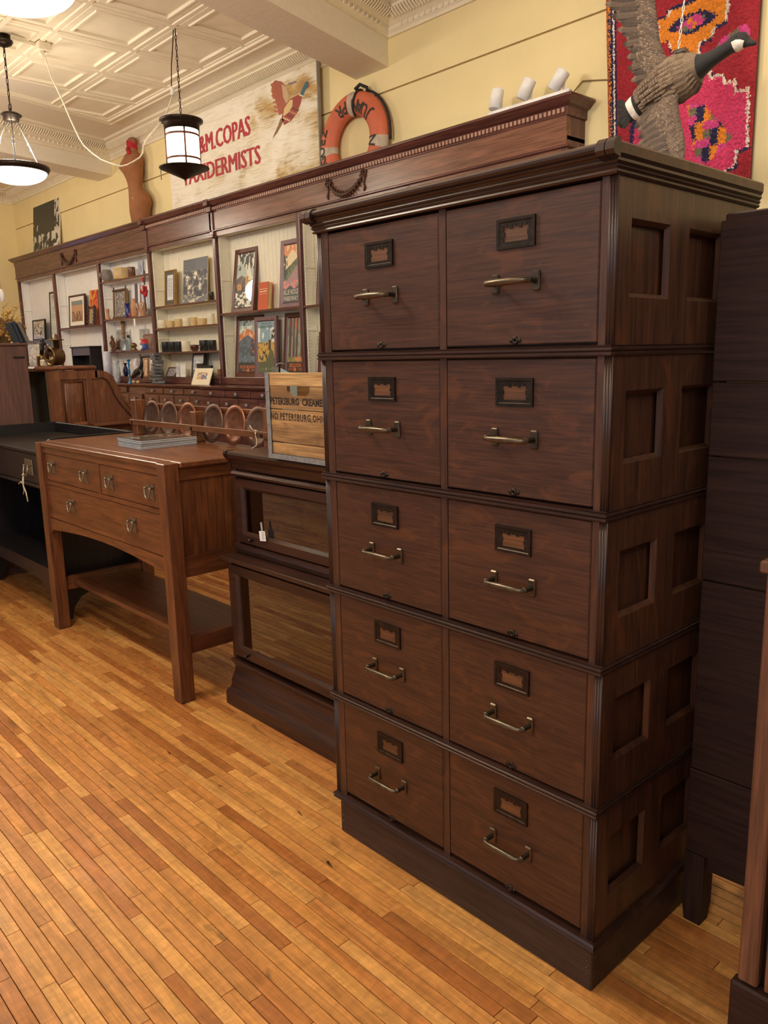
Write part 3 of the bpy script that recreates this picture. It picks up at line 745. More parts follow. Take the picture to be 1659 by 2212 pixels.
def crate():
    z0 = 1.0962
    bl = on(2, z0, 581, 989); x0, yf = bl.x, bl.y
    W_, D_, Hh = .60, .33, .318
    t = thing('wooden_crate', 'weathered pine creamery crate with steel corner straps standing on the glass bookcase', 'crate', (x0, yf, z0))
    t.rotation_euler = (0, 0, -.03)
    W_ = .58
    rows = [(.012, .052, 0), (.055, .145, 0), (.1475, .158, 1), (.158, .202, 0)]
    mb = lambda: MB()
    # front: five boards
    obj('slat', mb().box(.018, W_ - .018, .004, .016, .020, .062, .002), W_CRATE, t, local=True)
    obj('slat', mb().box(.018, W_ - .018, .003, .016, .065, .183, .002), W_CRATE, t, local=True)
    # board with the hand hole: polygon with a notch in its upper edge
    hx0, hx1 = .135, .275
    zt = .268
    notch = [(hx1, zt), (hx1 - .004, zt - .02), (hx1 - .02, zt - .034), (hx0 + .02, zt - .034), (hx0 + .004, zt - .02), (hx0, zt)]
    poly = [(.018, .187), (W_ - .018, .187), (W_ - .018, zt)] + notch + [(.018, zt)]
    obj('slat', mb().prism(poly, 'Y', .003, .016), W_CRATE, t, local=True)
    obj('slat', mb().box(.018, W_ - .018, .002, .018, zt + .001, zt + .048, .002), wood('crate_pine_pale', '#a9804c', '#d0a870', 'X', .65, 1.0), t, local=True)
    for ys in (D_ - .014,):
        for za, zb_ in ((.02, .095), (.10, .19), (.195, .312)): obj('slat', mb().box(.018, W_ - .018, ys, ys + .012, za, zb_, .002), W_CRATE, t, local=True)
    wy = wood('crate_pine_Y', '#8d6a40', '#b98f5c', 'Y', .7, 1.0)
    for xs in (.004, W_ - .018):
        for za, zb_ in ((.02, .12), (.125, .31)): obj('slat', mb().box(xs, xs + .014, .016, D_ - .014, za, zb_, .002), wy, t, local=True)
    obj('bottom_board', mb().box(.016, W_ - .016, .016, D_ - .014, .008, .02), W_CRATE, t, local=True)
    for xs in (0, W_ - .026):
        s = mb().box(xs, xs + .026, -.002, .001, .001, .317).box(xs if xs == 0 else xs + .024, xs + .002 if xs == 0 else xs + .026, -.002, .034, .001, .317)
        for z in (.012, .06, .13, .19, .25, .3): s.lathe((xs + .015, 0, z), [(.004, -.0015), (.003, -.0035), (.0005, -.004)], 8, 'Y')
        obj('corner_strap', s, M_STEEL, t, local=True)
    obj('bottom_strap', mb().box(.026, W_ - .026, -.001, .012, .001, .019), M_STEEL, t, local=True)
    obj('corner_bracket', mb().box(-.002, .001, .034, .06, .30, .335).tube([(0, .05, .333), (0, .055, .345), (.004, .07, .349), (.006, .085, .345)], .002, 5), M_STEEL, t, local=True)
    ink = plain('burnt_stencil_ink', '#2a1a10', .8)
    lettering(t, 'PETERSBURG  CREAMERY', .034, facing(.024, .0024, .213), ink, sx=.92, align='LEFT', space=1.02, bold=.0012)
    lettering(t, 'NO PETERSBURG,OHIO', .034, facing(.022, .0024, .158), ink, sx=.86, align='LEFT', space=1.16, bold=.0008)
    # paper standing in the crate
    q = [on(0, x0 + .05, *k) for k in ((606, 795), (626, 805), (640, 813))]; zl_ = z0 + .0225
    pts = [q[0], q[1], q[2], Vector((x0 + .05, q[2].y, zl_)), Vector((x0 + .05, q[0].y, zl_))]
    p = obj('paper_sheet', MB().prism([(v.y, v.z) for v in pts], 'X', x0 + .0495, x0 + .051), plain('pale_blue_paper', '#bcd9e2', .6))
    tag(p, 'pale blue paper standing inside the crate, sticking up over its edge', 'paper')
crate()
# ---------------------------------------------------------------- wall shelving with its drawer counter
YF, YB, YCOR, ZTOP = 2.45, 2.585, 2.388, 2.796
POSTS = [-9.42, -8.225, -6.935, -5.73, -4.52, -3.31, -2.115, -0.915]
ZCOUNT, ZPL = 1.235, 1.298
ZTB = 2.60
def corn_prof(q=0.0):
    return [(-.03, 2.70), (.010, 2.70), (.012, 2.704), (.012, 2.744), (.020, 2.748), (.030, 2.753), (.040, 2.762), (.050, 2.772), (.056, 2.778), (.062, 2.781), (.062, 2.791), (.058, 2.796), (-.03, 2.796)]
def garland(par, xc, zc_, w, y):
    mb = MB(); pts = []
    for i in range(15):
        u = i / 14 * 2 - 1; pts.append((xc + u * w, y - .006 - .006 * (1 - u * u), zc_ + .105 * u * u - .066))
    mb.tube(pts, [.008 + .010 * (1 - abs(i / 7 - 1)) for i in range(15)], 8)
    for i, p in enumerate(pts):
        for s in (-1, 1): mb.tube([p, (p[0] + .008, p[1] - .006, p[2] + s * .02), (p[0] + .02, p[1] - .003, p[2] + s * .026)], [.007, .006, .001], 5)
    for s in (-1, 1):
        cx = xc + s * w; cz = zc_ + .042
        for q in range(4):
            th = q * pi / 2 + .5
            mb.tube([(cx + .017 * cos(th) + .016 * cos(a), y - .007, cz + .015 * sin(th) + .012 * sin(a)) for a in [k * pi / 4 for k in range(8)]], 0.006, 5, closed=True)
        mb.tube([(cx, y - .005, cz), (cx + s * .01, y - .006, cz - .03), (cx, y - .005, cz - .06), (cx + s * .012, y - .006, cz - .09), (cx + s * .004, y - .005, cz - .115)], [.006, .009, .006, .009, .003], 6)
        mb.tube([(cx, y - .005, cz), (cx - s * .02, y - .006, cz + .004), (cx - s * .03, y - .005, cz - .01), (cx - s * .045, y - .006, cz - .004)], [.007, .007, .006, .003], 6)
    return obj('carved_garland', mb, W_CAB['X'], par)

W_FRZ = {'X': wood('lamplit_cherry_X', '#6c4534', '#8e5f49', 'X', 0.26, 0.8)}  # the same cherry, lightened so its colour carries the lamplight on the frieze
def shelving(name_label, i0, i1, shelves, garl, dent, dy, wht, ret):
    xa, xb = POSTS[i0], POSTS[i1]; yf = YF - dy
    t = thing('wall_shelving', name_label, 'shelving', ((xa + xb) / 2, 2.53, ZCOUNT), 'bays of the built-in wall shelving')
    mat = plain('shelf_paint', wht, .6, 0, .03)
    xl = xa - .03 if i0 == 0 else xa; xr = xb + .025 if i1 == 7 else xb
    # frieze, its lower moulding, fascia, cornice
    obj('frieze', MB().box(xl, xr, yf - .008, yf + .03, 2.552, 2.702), (W_FRZ if i1 == 7 else W_RED)['X'], t)
    obj('fascia', MB().box(xl, xr, yf, yf + .03, 2.500, 2.550), (W_FRZ if i1 == 7 else W_RED)['X'], t)
    path = [(xl, yf), (xr, yf)]
    if i0 == 0: path = [(xl, WALL_Y - .002)] + path
    if i1 == 7: path = path + [(xr, WALL_Y - .002)]
    obj('frieze_moulding', MB().sweep(path, [(-.01, 2.540), (.009, 2.540), (.017, 2.544), (.017, 2.550), (.012, 2.556), (-.01, 2.558)]), W_RED['X'], t)
    obj('cornice', MB().sweep(path, corn_prof()), W_RED['X'], t)
    obj('top_board', MB().box(xl, xr, yf, WALL_Y - .004, ZTB - .02, ZTB), W_RED['X'], t)
    if i1 == 7: obj('end_panel', MB().box(xr - .02, xr, yf + .03, WALL_Y - .004, ZCOUNT + .003, 2.70), W_RED['Z'], t)
    if i0 == 0: obj('end_panel', MB().box(xl, xl + .02, yf + .03, WALL_Y - .004, ZCOUNT + .003, 2.70), W_RED['Z'], t)
    if dent:
        db = MB(); x = xl + .01
        while x < xr - .008:
            db.box(x, x + .016, yf - .026, yf - .011, 2.712, 2.738, .003); x += .029
        obj('dentil_band', db, plain('highlit_dentil_wood', '#a9806c', .3), t, kind='stuff')  # pale tone paints the dentils' highlights into the wood
    if garl: garland(t, garl[0], 2.640, garl[1], yf - .008)
    obj('back_boards', beadboard(xa, xb), mat, t, kind='stuff')
    obj('bay_ceiling', MB().box(xa, xb, yf + .03, YB, 2.512, 2.525), mat, t)
    for i in range(i0, i1 + 1):
        x = POSTS[i]
        if i == i1 and i1 != 7: continue
        obj('post', MB().box(x - .021, x + .021, yf - .002, yf + .03, ZPL - .003, 2.541, .004), W_RED['Z'], t)
        if i in (3, 4) : obj('pilaster', MB().box(x - .03, x + .03, yf - .02, yf + .03, 2.50, 2.70, .004).box(x - .04, x + .04, yf - .042, yf + .03, 2.70, 2.745, .004).box(x - .036, x + .036, yf - .03, yf + .03, 2.49, 2.515, .005).box(x - .034, x + .034, yf - .07, yf + .02, 2.746, 2.80, .006), W_RED['Z'], t)
        for s in (-1, 1):
            if (i == 0 and s < 0) or (i == 7 and s > 0): continue
            if (i == i0 and s < 0): continue
            side_panel(t, x + s * .021, s, yf, mat)
    if i1 != 7: side_panel(t, POSTS[i1] - .021, -1, yf, mat)
    obj('plinth_board', MB().box(xa, xb, yf - .012, YB, ZCOUNT + .002, ZPL, .004), W_RED['X'], t)
    for i, z in shelves:
        x0, x1 = POSTS[i] + .023, POSTS[i + 1] - .023
        s = obj('shelf', MB().box(x0, x1, yf + .012, YB - .001, z - .016, z), mat, t)
        obj('shelf_nosing', MB().box(x0, x1, yf + .004, yf + .012, z - .018, z + .001, .002), W_RED['X'], s)
    return t
def beadboard(xa, xb):
    mb = MB(); x = xa + .002
    while x < xb - .004:
        mb.box(x, min(x + .056, xb) - .003, YB, YB + .018, ZPL, 2.512, .003); x += .056
    mb.box(xa, xb, YB + .006, YB + .024, ZPL, 2.512)
    return mb
def side_panel(t, x, s, yf, mat):
    mb = MB().box(x, x + s * .006, yf + .03, YB, ZPL, 2.512)
    p = obj('side_panel', mb, mat, t)
    sc = MB(); z = ZPL + .02
    while z < 2.47:
        for yy in (yf + .036, YB - .014): sc.add([(x + s * .006, yy, z), (x + s * .006, yy, z + .022), (x + s * .016, yy, z + .02), (x + s * .006, yy + .01, z), (x + s * .006, yy + .01, z + .022), (x + s * .016, yy + .01, z + .02)], [(0, 1, 2), (3, 5, 4), (0, 2, 5, 3), (2, 1, 4, 5), (0, 3, 4, 1)])
        z += .026
    obj('notched_support', sc, mat, p, kind='stuff')
    for z in (1.66, 2.13):
        obj('cleat', MB().box(x + s * .006, x + s * .016, yf + .032, YB - .004, z, z + .02, .003), mat, p)

shelving('left-hand wall shelving section of three bays at the far end', 0, 3, [(0, 1.745), (1, 1.862), (2, 2.305), (2, 1.905), (2, 1.566)], (-7.66, .20), False, 0.0, '#eeebe4', 1)
shelving('narrow middle wall shelving bay with candle jars and old photograph', 3, 4, [(3, 1.975), (3, 1.768), (3, 1.536)], None, True, 0.012, '#ece4cc', 1)
shelving('right-hand wall shelving section with framed park posters and garland carving', 4, 7, [(4, 1.852), (5, 1.850), (6, 1.85)], (-2.72, .19), True, 0.0, '#ece4cc', 1)

def drawer_counter(label, xa, xb, yf, nvis, row1, row2):
    t = thing('drawer_counter', label, 'counter', ((xa + xb) / 2, (yf + 2.6) / 2, 0), 'drawer counters under the wall shelving')
    obj('carcass', MB().box(xa + .004, xb - .004, yf + .012, 2.60, 0.0, ZCOUNT - .03), W_RED['X'], t)
    obj('countertop', MB().prism([(2.612, ZCOUNT - .028), (yf + .004, ZCOUNT - .028), (yf - .006, ZCOUNT - .024), (yf - .010, ZCOUNT - .018), (yf - .018, ZCOUNT - .012), (yf - .022, ZCOUNT - .004), (yf - .018, ZCOUNT), (2.612, ZCOUNT)], 'X', xa, xb), W_RED['X'], t)
    for z0, z1, pitch, off in ((1.148, 1.204, .383, .012), (1.046, 1.140, .290, .012), (.90, 1.036, .29, .012)):
        x = xa + off
        while x + pitch - .01 < xb and x < nvis:
            d = obj('drawer', MB().box(x, x + pitch - .012, yf - .006, yf + .014, z0, z1, .005), W_RED['X'], t)
            cx, cz = x + pitch / 2 - .006, (z0 + z1) / 2
            obj('knob', MB().lathe((cx, 0, cz), [(.008, yf - .006), (.007, yf - .016), (.004, yf - .018)], 4, 'Y', False).box(cx - .016, cx + .016, yf - .026, yf - .017, cz - .013, cz + .013, .006), M_STEEL, d)
            x += pitch
    return t
drawer_counter('middle drawer counter under the candle-jar bay, with steel knobs', -5.585, -4.402, 2.222, 0, 0, 0)
drawer_counter('drawer counter behind the sideboard, beneath the framed park posters', -4.40, -.90, 2.155, -2.4, 0, 0)
drawer_counter('drawer counter at the far left, mostly behind the roll-top desk', -9.42, -5.588, 2.225, 0, 0, 0)

# ---------------------------------------------------------------- roll-top desk
def rolltop():
    X0, X1 = -5.65, -4.2
    t = thing('rolltop_desk', 'oak roll-top desk seen from its panelled side behind the black desk', 'desk', ((X0 + X1) / 2, 1.2, 0))
    curve = [(1.152, 1.398), (1.20, 1.396), (1.241, 1.385), (1.275, 1.362), (1.299, 1.33), (1.316, 1.29), (1.333, 1.244), (1.358, 1.195), (1.389, 1.148), (1.44, 1.085), (1.52, 1.03), (1.60, 1.0)]
    prof = [(.79, .0), (.79, 1.402), (1.10, 1.402)] + curve + [(1.60, .98), (1.50, .96), (1.50, 0)]
    for a, b in ((X1 - .034, X1 - .016), (X0, X0 + .022)): obj('side_board', MB().prism(prof, 'X', a, b), W_ROLL['Z'], t)
    fr = MB()
    fr.box(X1 - .016, X1, .79, .885, .0, 1.40, .002)
    fr.box(X1 - .016, X1, .885, 1.17, 1.335, 1.40, .002)
    fr.box(X1 - .016, X1, 1.075, 1.125, .98, 1.335, .002)
    fr.box(X1 - .016, X1, .885, 1.5, .93, .985, .002)
    def inset(d):
        out = []
        for i, (y, z) in enumerate(curve):
            a = curve[max(i - 1, 0)]; b = curve[min(i + 1, len(curve) - 1)]; ty, tz = b[0] - a[0], b[1] - a[1]; L = sqrt(ty * ty + tz * tz)
            out.append((y + tz / L * d, z - ty / L * d))
        return out
    ins = inset(.055)
    fr.prism(curve + ins[::-1], 'X', X1 - .016, X1)
    obj('side_frame', fr, W_ROLL['Z'], t)
    obj('carved_groove', MB().tube([(X1 + .0005, y, z) for y, z in inset(.052)[1:-1]], .004, 6).tube([(X1 + .0005, y, z) for y, z in inset(.018)[7:11]], .003, 6), plain('groove_shadow', '#3a2014', .6), t)  # dark tubes draw the shade of the grooves
    obj('raised_panel', MB().loft([[Vector((X1 - .016 + dx, y, z)) for y, z in ((.90 + q, .995 + q), (1.06 - q, .995 + q), (1.06 - q, 1.32 - q), (.90 + q, 1.32 - q))] for dx, q in ((0, 0), (.012, .022))]), W_ROLL['Z'], t)
    tam = MB()
    for (a, b) in zip(curve[:-1], curve[1:]):
        tam.add([(X0 + .022, a[0], a[1] - .012), (X1 - .03, a[0], a[1] - .012), (X1 - .03, b[0], b[1] - .012), (X0 + .022, b[0], b[1] - .012)], [(0, 1, 2, 3)])
    obj('roll_cover', tam, W_ROLL['X'], t)
    obj('top_board', MB().box(X0 - .03, X1 + .014, .70, 1.165, 1.404, 1.436, .012), W_ROLL['X'], t)
    obj('back_panel', MB().box(X0 + .022, X1 - .03, .79, .81, .1, 1.40), plain('shaded_desk_back', (.006, .005, .005), .95), t)  # near-black colour holds the shade cast by the tall cabinet
    obj('writing_surface', MB().box(X0, X1 + .02, .95, 1.66, .955, .98, .006), W_ROLL['X'], t)
    obj('slide_board', MB().box(X1 + .02, X1 + .11, 1.06, 1.62, .985, 1.006, .004).box(X1 - .02, X1 + .02, 1.10, 1.58, .982, 1.0), W_ROLL['Y'], t)
    obj('slide_knob', MB().box(X1 + .004, X1 + .05, .93, 1.05, .985, 1.022, .014), W_ROLL['Y'], t)
rolltop()

# ---------------------------------------------------------------- black desk with raised edges
def black_desk():
    X0, X1, Y0, Y1 = -3.955, -2.700, .152, .735
    t = thing('black_desk', 'ebonised open desk with raised back edge and low shelf left of the sideboard', 'desk', ((X0 + X1) / 2, .44, 0))
    obj('tabletop', MB().box(X0, X1, Y0 - .008, Y1, .968, .988, .003), W_BLK['X'], t)
    obj('back_edge', MB().box(X0, X1, Y1 - .02, Y1, .988, 1.052, .004), W_BLK['X'], t)
    for xs in (X0, X1 - .02):
        obj('side_edge', MB().prism([(Y0 + .03, .988), (Y0 + .04, 1.03), (Y0 + .07, 1.05), (Y0 + .1, 1.054), (Y1, 1.054), (Y1, .988)], 'X', xs, xs + .02), W_BLK['Y'], t)
    fa = obj('apron_drawer', MB().box(X0 + .03, X1 - .03, Y0, Y0 + .02, .80, .966, .003), W_BLK['X'], t)
    obj('lower_rail', MB().box(X0 + .02, X1 - .02, Y0 - .004, Y0 + .02, .778, .797, .002), W_BLK['X'], t)
    p0 = on(1, Y0 - .004, 62, 1009)
    h = MB().box(p0.x - .06, p0.x + .06, Y0 - .005, Y0, p0.z - .045, p0.z + .045, .002)
    for sx in (-1, 1): h.lathe((p0.x + sx * .03, 0, p0.z + .01), [(.006, Y0 - .004), (.004, Y0 - .016), (.006, Y0 - .022), (.002, Y0 - .026)], 10, 'Y')
    h.tube([(p0.x - .03, Y0 - .02, p0.z + .008), (p0.x - .032, Y0 - .026, p0.z - .03), (p0.x - .024, Y0 - .028, p0.z - .042), (p0.x + .024, Y0 - .028, p0.z - .042), (p0.x + .032, Y0 - .026, p0.z - .03), (p0.x + .03, Y0 - .02, p0.z + .008)], .0045, 8)
    obj('handle', h, M_BAIL, fa)
    foot = lambda: [(Y0, 0), (Y0 + .10, 0), (Y0 + .12, .07), (Y0 + .16, .12), (Y0 + .22, .145), (Y1 - .22, .145), (Y1 - .16, .12), (Y1 - .12, .07), (Y1 - .10, 0), (Y1, 0), (Y1, .968), (Y0, .968)]
    for xs in (X0 + .012, X1 - .034): obj('side_panel', MB().prism(foot(), 'X', xs, xs + .022), W_BLK['Z'], t)
    obj('shelf', MB().box(X0 + .034, X1 - .034, Y0 + .004, Y1 - .01, .298, .318), W_BLK['X'], t)
    br = [(X0 + .012, .298), (X0 + .012, .10), (X0 + .06, .17), (X0 + .16, .225), (X0 + .30, .242), (X1 - .30, .242), (X1 - .16, .225), (X1 - .06, .17), (X1 - .012, .10), (X1 - .012, .298), (X1 - .012, .32), (X0 + .012, .32)]
    obj('shelf_apron', MB().prism(br, 'Y', Y0 - .004, Y0 + .016), W_BLK['X'], t)
    obj('back_panel', MB().box(X0 + .034, X1 - .034, Y1 - .03, Y1 - .012, .318, .968), W_BLK['X'], t)
    s = MB(); z = p0.z - .042; y = Y0 - .034; x = p0.x - .014
    s.tube([(x, y + .004, z + .006), (x + .006, y - .004, z), (x, y - .002, z - .006), (x - .006, y - .003, z), (x, y + .004, z + .006)], .003, 6)
    s.tube([(x, y, z - .004), (x - .02, y - .004, z - .05), (x - .05, y, z - .045), (x - .095, y, z - .062)], .0028, 6)
    s.tube([(x, y, z - .004), (x - .004, y - .004, z - .06), (x + .016, y, z - .10), (x + .03, y, z - .15)], .0036, 6)
    s.tube([(x, y, z - .004), (x - .002, y - .006, z - .055), (x - .012, y, z - .09), (x - .03, y, z - .115)], .0026, 6)
    tag(obj('price_tag_string', s, M_TWINE), 'knotted cotton string hanging from the handle of the black desk', 'string')
black_desk()

# ---------------------------------------------------------------- tall cabinet at the left edge with what stands on it
def tall_cabinet():
    X1 = -3.985
    t = thing('tall_cabinet', 'tall plain brown cabinet side with a slot at the left edge', 'cabinet', (-4.3, .2, 0))
    obj('body', MB().box(-4.62, X1, -.25, .592, .05, 1.582, .004), W_TALL['Z'], t)
    obj('plinth', MB().box(-4.60, X1 - .02, -.22, .57, 0, .05), W_TALL['X'], t)
    obj('top_board', MB().box(-4.64, X1 + .012, -.27, .604, 1.582, 1.60, .004), W_TALL['Y'], t)
    obj('slot_rail', MB().box(X1, X1 + .008, .497, .574, 1.498, 1.511, .003), W_BLK['Y'], t)
tall_cabinet()

# ---------------------------------------------------------------- wardrobe and oak piece at the right edge
def dark_wardrobe():
    x0, y0, y1 = .944, .400, .90
    t = thing('dark_cabinet', 'tall very dark brown cabinet on square legs right of the filing cabinet', 'cabinet', (1.45, .65, 0))
    z = [.20, .43, .92, 1.22, 1.39, 1.742]
    for i in range(5):
        obj('back_board', MB().box(x0 + .002 * (i % 2), 2.0, y0 + .002 * (i % 3), y0 + .02, z[i] + .0015, z[i + 1] - .0015, .002), W_DKC['X'], t)
    for xs in (x0 + .006, 1.97): obj('side_board', MB().box(xs, xs + .02, y0 + .02, y1, .2, 1.735), W_DKC['Z'], t)
    obj('top_board', MB().box(x0 + .008, 2.0, y0 + .006, y1, 1.735, 1.755, .003), W_DKC['X'], t)
    obj('lower_rail', MB().box(x0 + .01, 1.98, y1 - .05, y1 - .03, .10, .22), W_DKC['X'], t)
    ap = [(x0 + .06, .2), (x0 + .06, .165), (x0 + .16, .17), (x0 + .4, .18), (1.93, .18), (1.93, .2)]
    obj('apron', MB().prism(ap, 'Y', y0 + .004, y0 + .02), W_DKC['X'], t)
    for xs in (x0, 1.93):
        for ys in (y0, y1 - .055):
            mb = MB(); mb.loft([[Vector((xs + a * k + .003 * (1 - k) * 8, ys + b * k + .024 * (1 - k), zz)) for a, b in ((0, 0), (.052, 0), (.052, .052), (0, .052))] for zz, k in ((0, .82), (.05, 1.0), (.2, 1.0))])
            mb.smooth = [False] * len(mb.f)
            obj('leg', mb, W_DKC['Z'], t)
dark_wardrobe()
def oak_piece():
    x0, yf = 1.212, .10
    t = thing('oak_cupboard', 'reddish oak cupboard edge cut off at the lower right of the frame', 'cupboard', (1.55, .24, 0))
    obj('stile', MB().box(x0, x0 + .040, yf, yf + .03, .17, 1.05, .004), W_OAKR, t)
    obj('side_board', MB().box(x0 + .006, x0 + .024, yf + .03, .36, .0, 1.04), W_OAKR, t)
    obj('door', MB().box(x0 + .052, 1.86, yf + .004, yf + .024, .17, 1.05, .003), wood('red_oak_door', '#5f3a2c', '#80543c', 'Z', .45), t)
    obj('plinth', MB().box(x0 - .012, 1.9, yf - .006, yf + .03, .0, .165, .005), W_DKC['X'], t)
    obj('top_board', MB().box(x0 - .01, 1.9, yf - .012, .37, 1.05, 1.075, .004), W_OAKR, t)
    obj('carcass', MB().box(x0 + .03, 1.86, yf + .03, .35, .05, 1.04), W_BLK['Z'], t)
oak_piece()
# ---------------------------------------------------------------- lamps, ceiling fittings
def chain_links(mb, a, b, n, r=.011, w=.0026):
    a, b = Vector(a), Vector(b); d = (b - a) / n; L = d.length
    z = d.normalized(); x = z.orthogonal().normalized(); y = z.cross(x)
    for i in range(n):
        c = a + d * (i + .5); s = x if i % 2 else y
        pts = [c + s * (r * .55 * cos(th)) + z * (L * .62 * sin(th)) for th in [k * pi / 4 for k in range(8)]]
        mb.tube(pts, w, 5, closed=True)

def lantern():
    hook = Vector((-3.544, 1.652, CEIL)); Y = hook.y; x = hook.x
    zt, zb = on(1, Y, 391, 258).z, on(1, Y, 402, 388).z
    zc0 = on(1, Y, 394, 278).z; zg = on(1, Y, 399, 362).z
    t = thing('lantern_lamp', 'lit cylindrical lantern with bronze cap and cone base hanging by a chain', 'lamp', (x, Y, zb))
    K = 1.27; R = .089 * K; rc, rb = .118 * K, .137 * K
    ch = MB(); chain_links(ch, (x, Y, CEIL - .02), (x, Y, zt + .01), 17); ch.tube([(x, Y, CEIL), (x, Y, CEIL - .03)], .004, 6)
    obj('chain', ch, M_BRONZE, t)
    cap = MB().lathe((x, Y, 0), [(.02, zt + .012), (.03, zt + .006), (.105 * K, zt), (rc, zt - .005), (rc, zt - .016), (.108 * K, zt - .024), (.097 * K, zt - .034), (.095 * K, zc0 - .012), (.085 * K, zc0 - .012)], 36)
    obj('cap', cap, M_BRONZE, t)
    M_L = emit('lit_lantern_glass', (1.0, .90, .70), 3.2)
    obj('glass_cylinder', MB().lathe((x, Y, 0), [(R, zg - .004), (R, zc0 - .002)], 40), M_L, t)
    bands = MB()
    for z in (zc0 - .046, zg + .052):
        bands.lathe((x, Y, 0), [(R - .002, z - .006), (R + .005, z - .006), (R + .005, z + .006), (R - .002, z + .006)], 40)
    for k in range(4):
        th = -1.95 + k * pi / 2; bx, by = x + (R + .002) * cos(th), Y + (R + .002) * sin(th)
        bands.tube([(bx, by, zg - .004), (bx, by, zc0 - .002)], .006, 6)
    obj('straps', bands, plain('copper_strap', '#7a4a34', .4, .6), t)
    obj('cone_base', MB().lathe((x, Y, 0), [(.0, zb - .012), (.006, zb - .006), (.004, zb), (.012, zb + .004), (.125 * K, zg - .012), (rb, zg - .006), (rb, zg - .001), (.09 * K, zg + .004), (.06, zg + .004)], 40), M_BRONZE, t)
    q = MB().box(x - rb * .72 - .006, x - rb * .72 + .006, Y - rb * .68, Y - rb * .68 + .002, zg - .075, zg - .004)
    obj('hanging_strip', q, M_BRONZE, t)
    wire = MB().tube([(x - .006, Y - .01, CEIL - .02), (x - .012, Y - .02, CEIL - .12), (x - .03, Y - .03, CEIL - .24), (x - .040, Y - .035, on(1, Y, 373, 192).z)], .0035, 6)
    obj('plug_wire', wire, M_BRONZE, t)
    l = bpy.data.lights.new('lantern_bulb', 'POINT'); l.energy = 10; l.color = (1, .84, .60); l.shadow_soft_size = .09
    lo = bpy.data.objects.new('lantern_bulb', l); COL.objects.link(lo); lo.location = (x, Y, zg - .0); lo.location.z = (zt + zg) / 2; lo.visible_camera = True
    lo.parent = None
    return t
lantern()
for g in (bpy.data.objects['glass_cylinder'],): g.visible_shadow = True

def bowl_lamp(label, xy, power, zbowl):
    x, y = xy
    t = thing('bowl_pendant', label, 'lamp', (x, y, zbowl - .1), 'white glass bowl pendants')
    obj('ceiling_canopy', MB().lathe((x, y, 0), [(.0, CEIL - .075), (.03, CEIL - .073), (.055, CEIL - .06), (.066, CEIL - .045), (.064, CEIL - .036), (.05, CEIL - .034), (.05, CEIL)], 24), M_BRONZE, t)
    zr = zbowl + .36
    ch = MB(); chain_links(ch, (x, y, CEIL - .07), (x, y, zr + .075), 9, .012); ch.tube([(x + .028 * cos(k * pi / 6), y, zr + .045 + .028 * sin(k * pi / 6)) for k in range(12)], .003, 6, closed=True)
    ch.tube([(x + .004, y + .004, CEIL - .07), (x + .012, y, zr + .15), (x, y, zr + .02)], .003, 5)
    obj('chain', ch, M_BRONZE, t)
    obj('hub', MB().lathe((x, y, 0), [(.0, zr - .045), (.052, zr - .043), (.056, zr - .02), (.072, zr - .012), (.074, zr - .004), (.05, zr + .01), (.01, zr + .018), (.006, zr + .04)], 24), M_BRONZE, t)
    R = .225
    for k in range(3):
        th = -.35 + k * 2 * pi / 3; a = Vector((x + .05 * cos(th), y + .05 * sin(th), zr - .05)); b = Vector((x + (R - .03) * cos(th), y + (R - .03) * sin(th), zbowl + .012))
        m = MB(); m.tube([a, b], .0055, 8)
        for f in (.42, .55): m.lathe(a.lerp(b, f), [(.0055, -.012), (.010, -.006), (.010, .006), (.0055, .012)], 8)
        obj('hanger_rod', m, M_STEEL, t)
    obj('rim', MB().lathe((x, y, 0), [(R - .028, zbowl - .03), (R - .012, zbowl - .02), (R, zbowl - .004), (R, zbowl + .012), (R - .012, zbowl + .016), (R - .02, zbowl + .004), (R - .04, zbowl - .02)], 44), M_BRONZE, t)
    bowl = [(.001, zbowl - .105)] + [((R - .02) * sin(a), zbowl - .018 - .087 * cos(a)) for a in [k * pi / 2 / 9 for k in range(1, 10)]]
    obj('glass_bowl', MB().lathe((x, y, 0), bowl, 40), emit('lit_bowl_glass', (1.0, .93, .80), 3.0), t)
    l = bpy.data.lights.new('pendant_bulb', 'POINT'); l.energy = power; l.color = (1, .88, .70); l.shadow_soft_size = .12
    lo = bpy.data.objects.new('pendant_bulb', l); COL.objects.link(lo); lo.location = (x, y, zbowl + .10)
    return t
p1 = on(2, CEIL, 5, 75); zb1 = on(1, p1.y, 40, 362).z
bowl_lamp('hanging white glass bowl lamp with bronze rim at the left edge', (p1.x, p1.y), 24, zb1)
p2 = on(2, zb1 - .1, 40, 17)
bowl_lamp('second glass bowl lamp cut off by the top left corner', (p2.x, p2.y), 22, zb1)

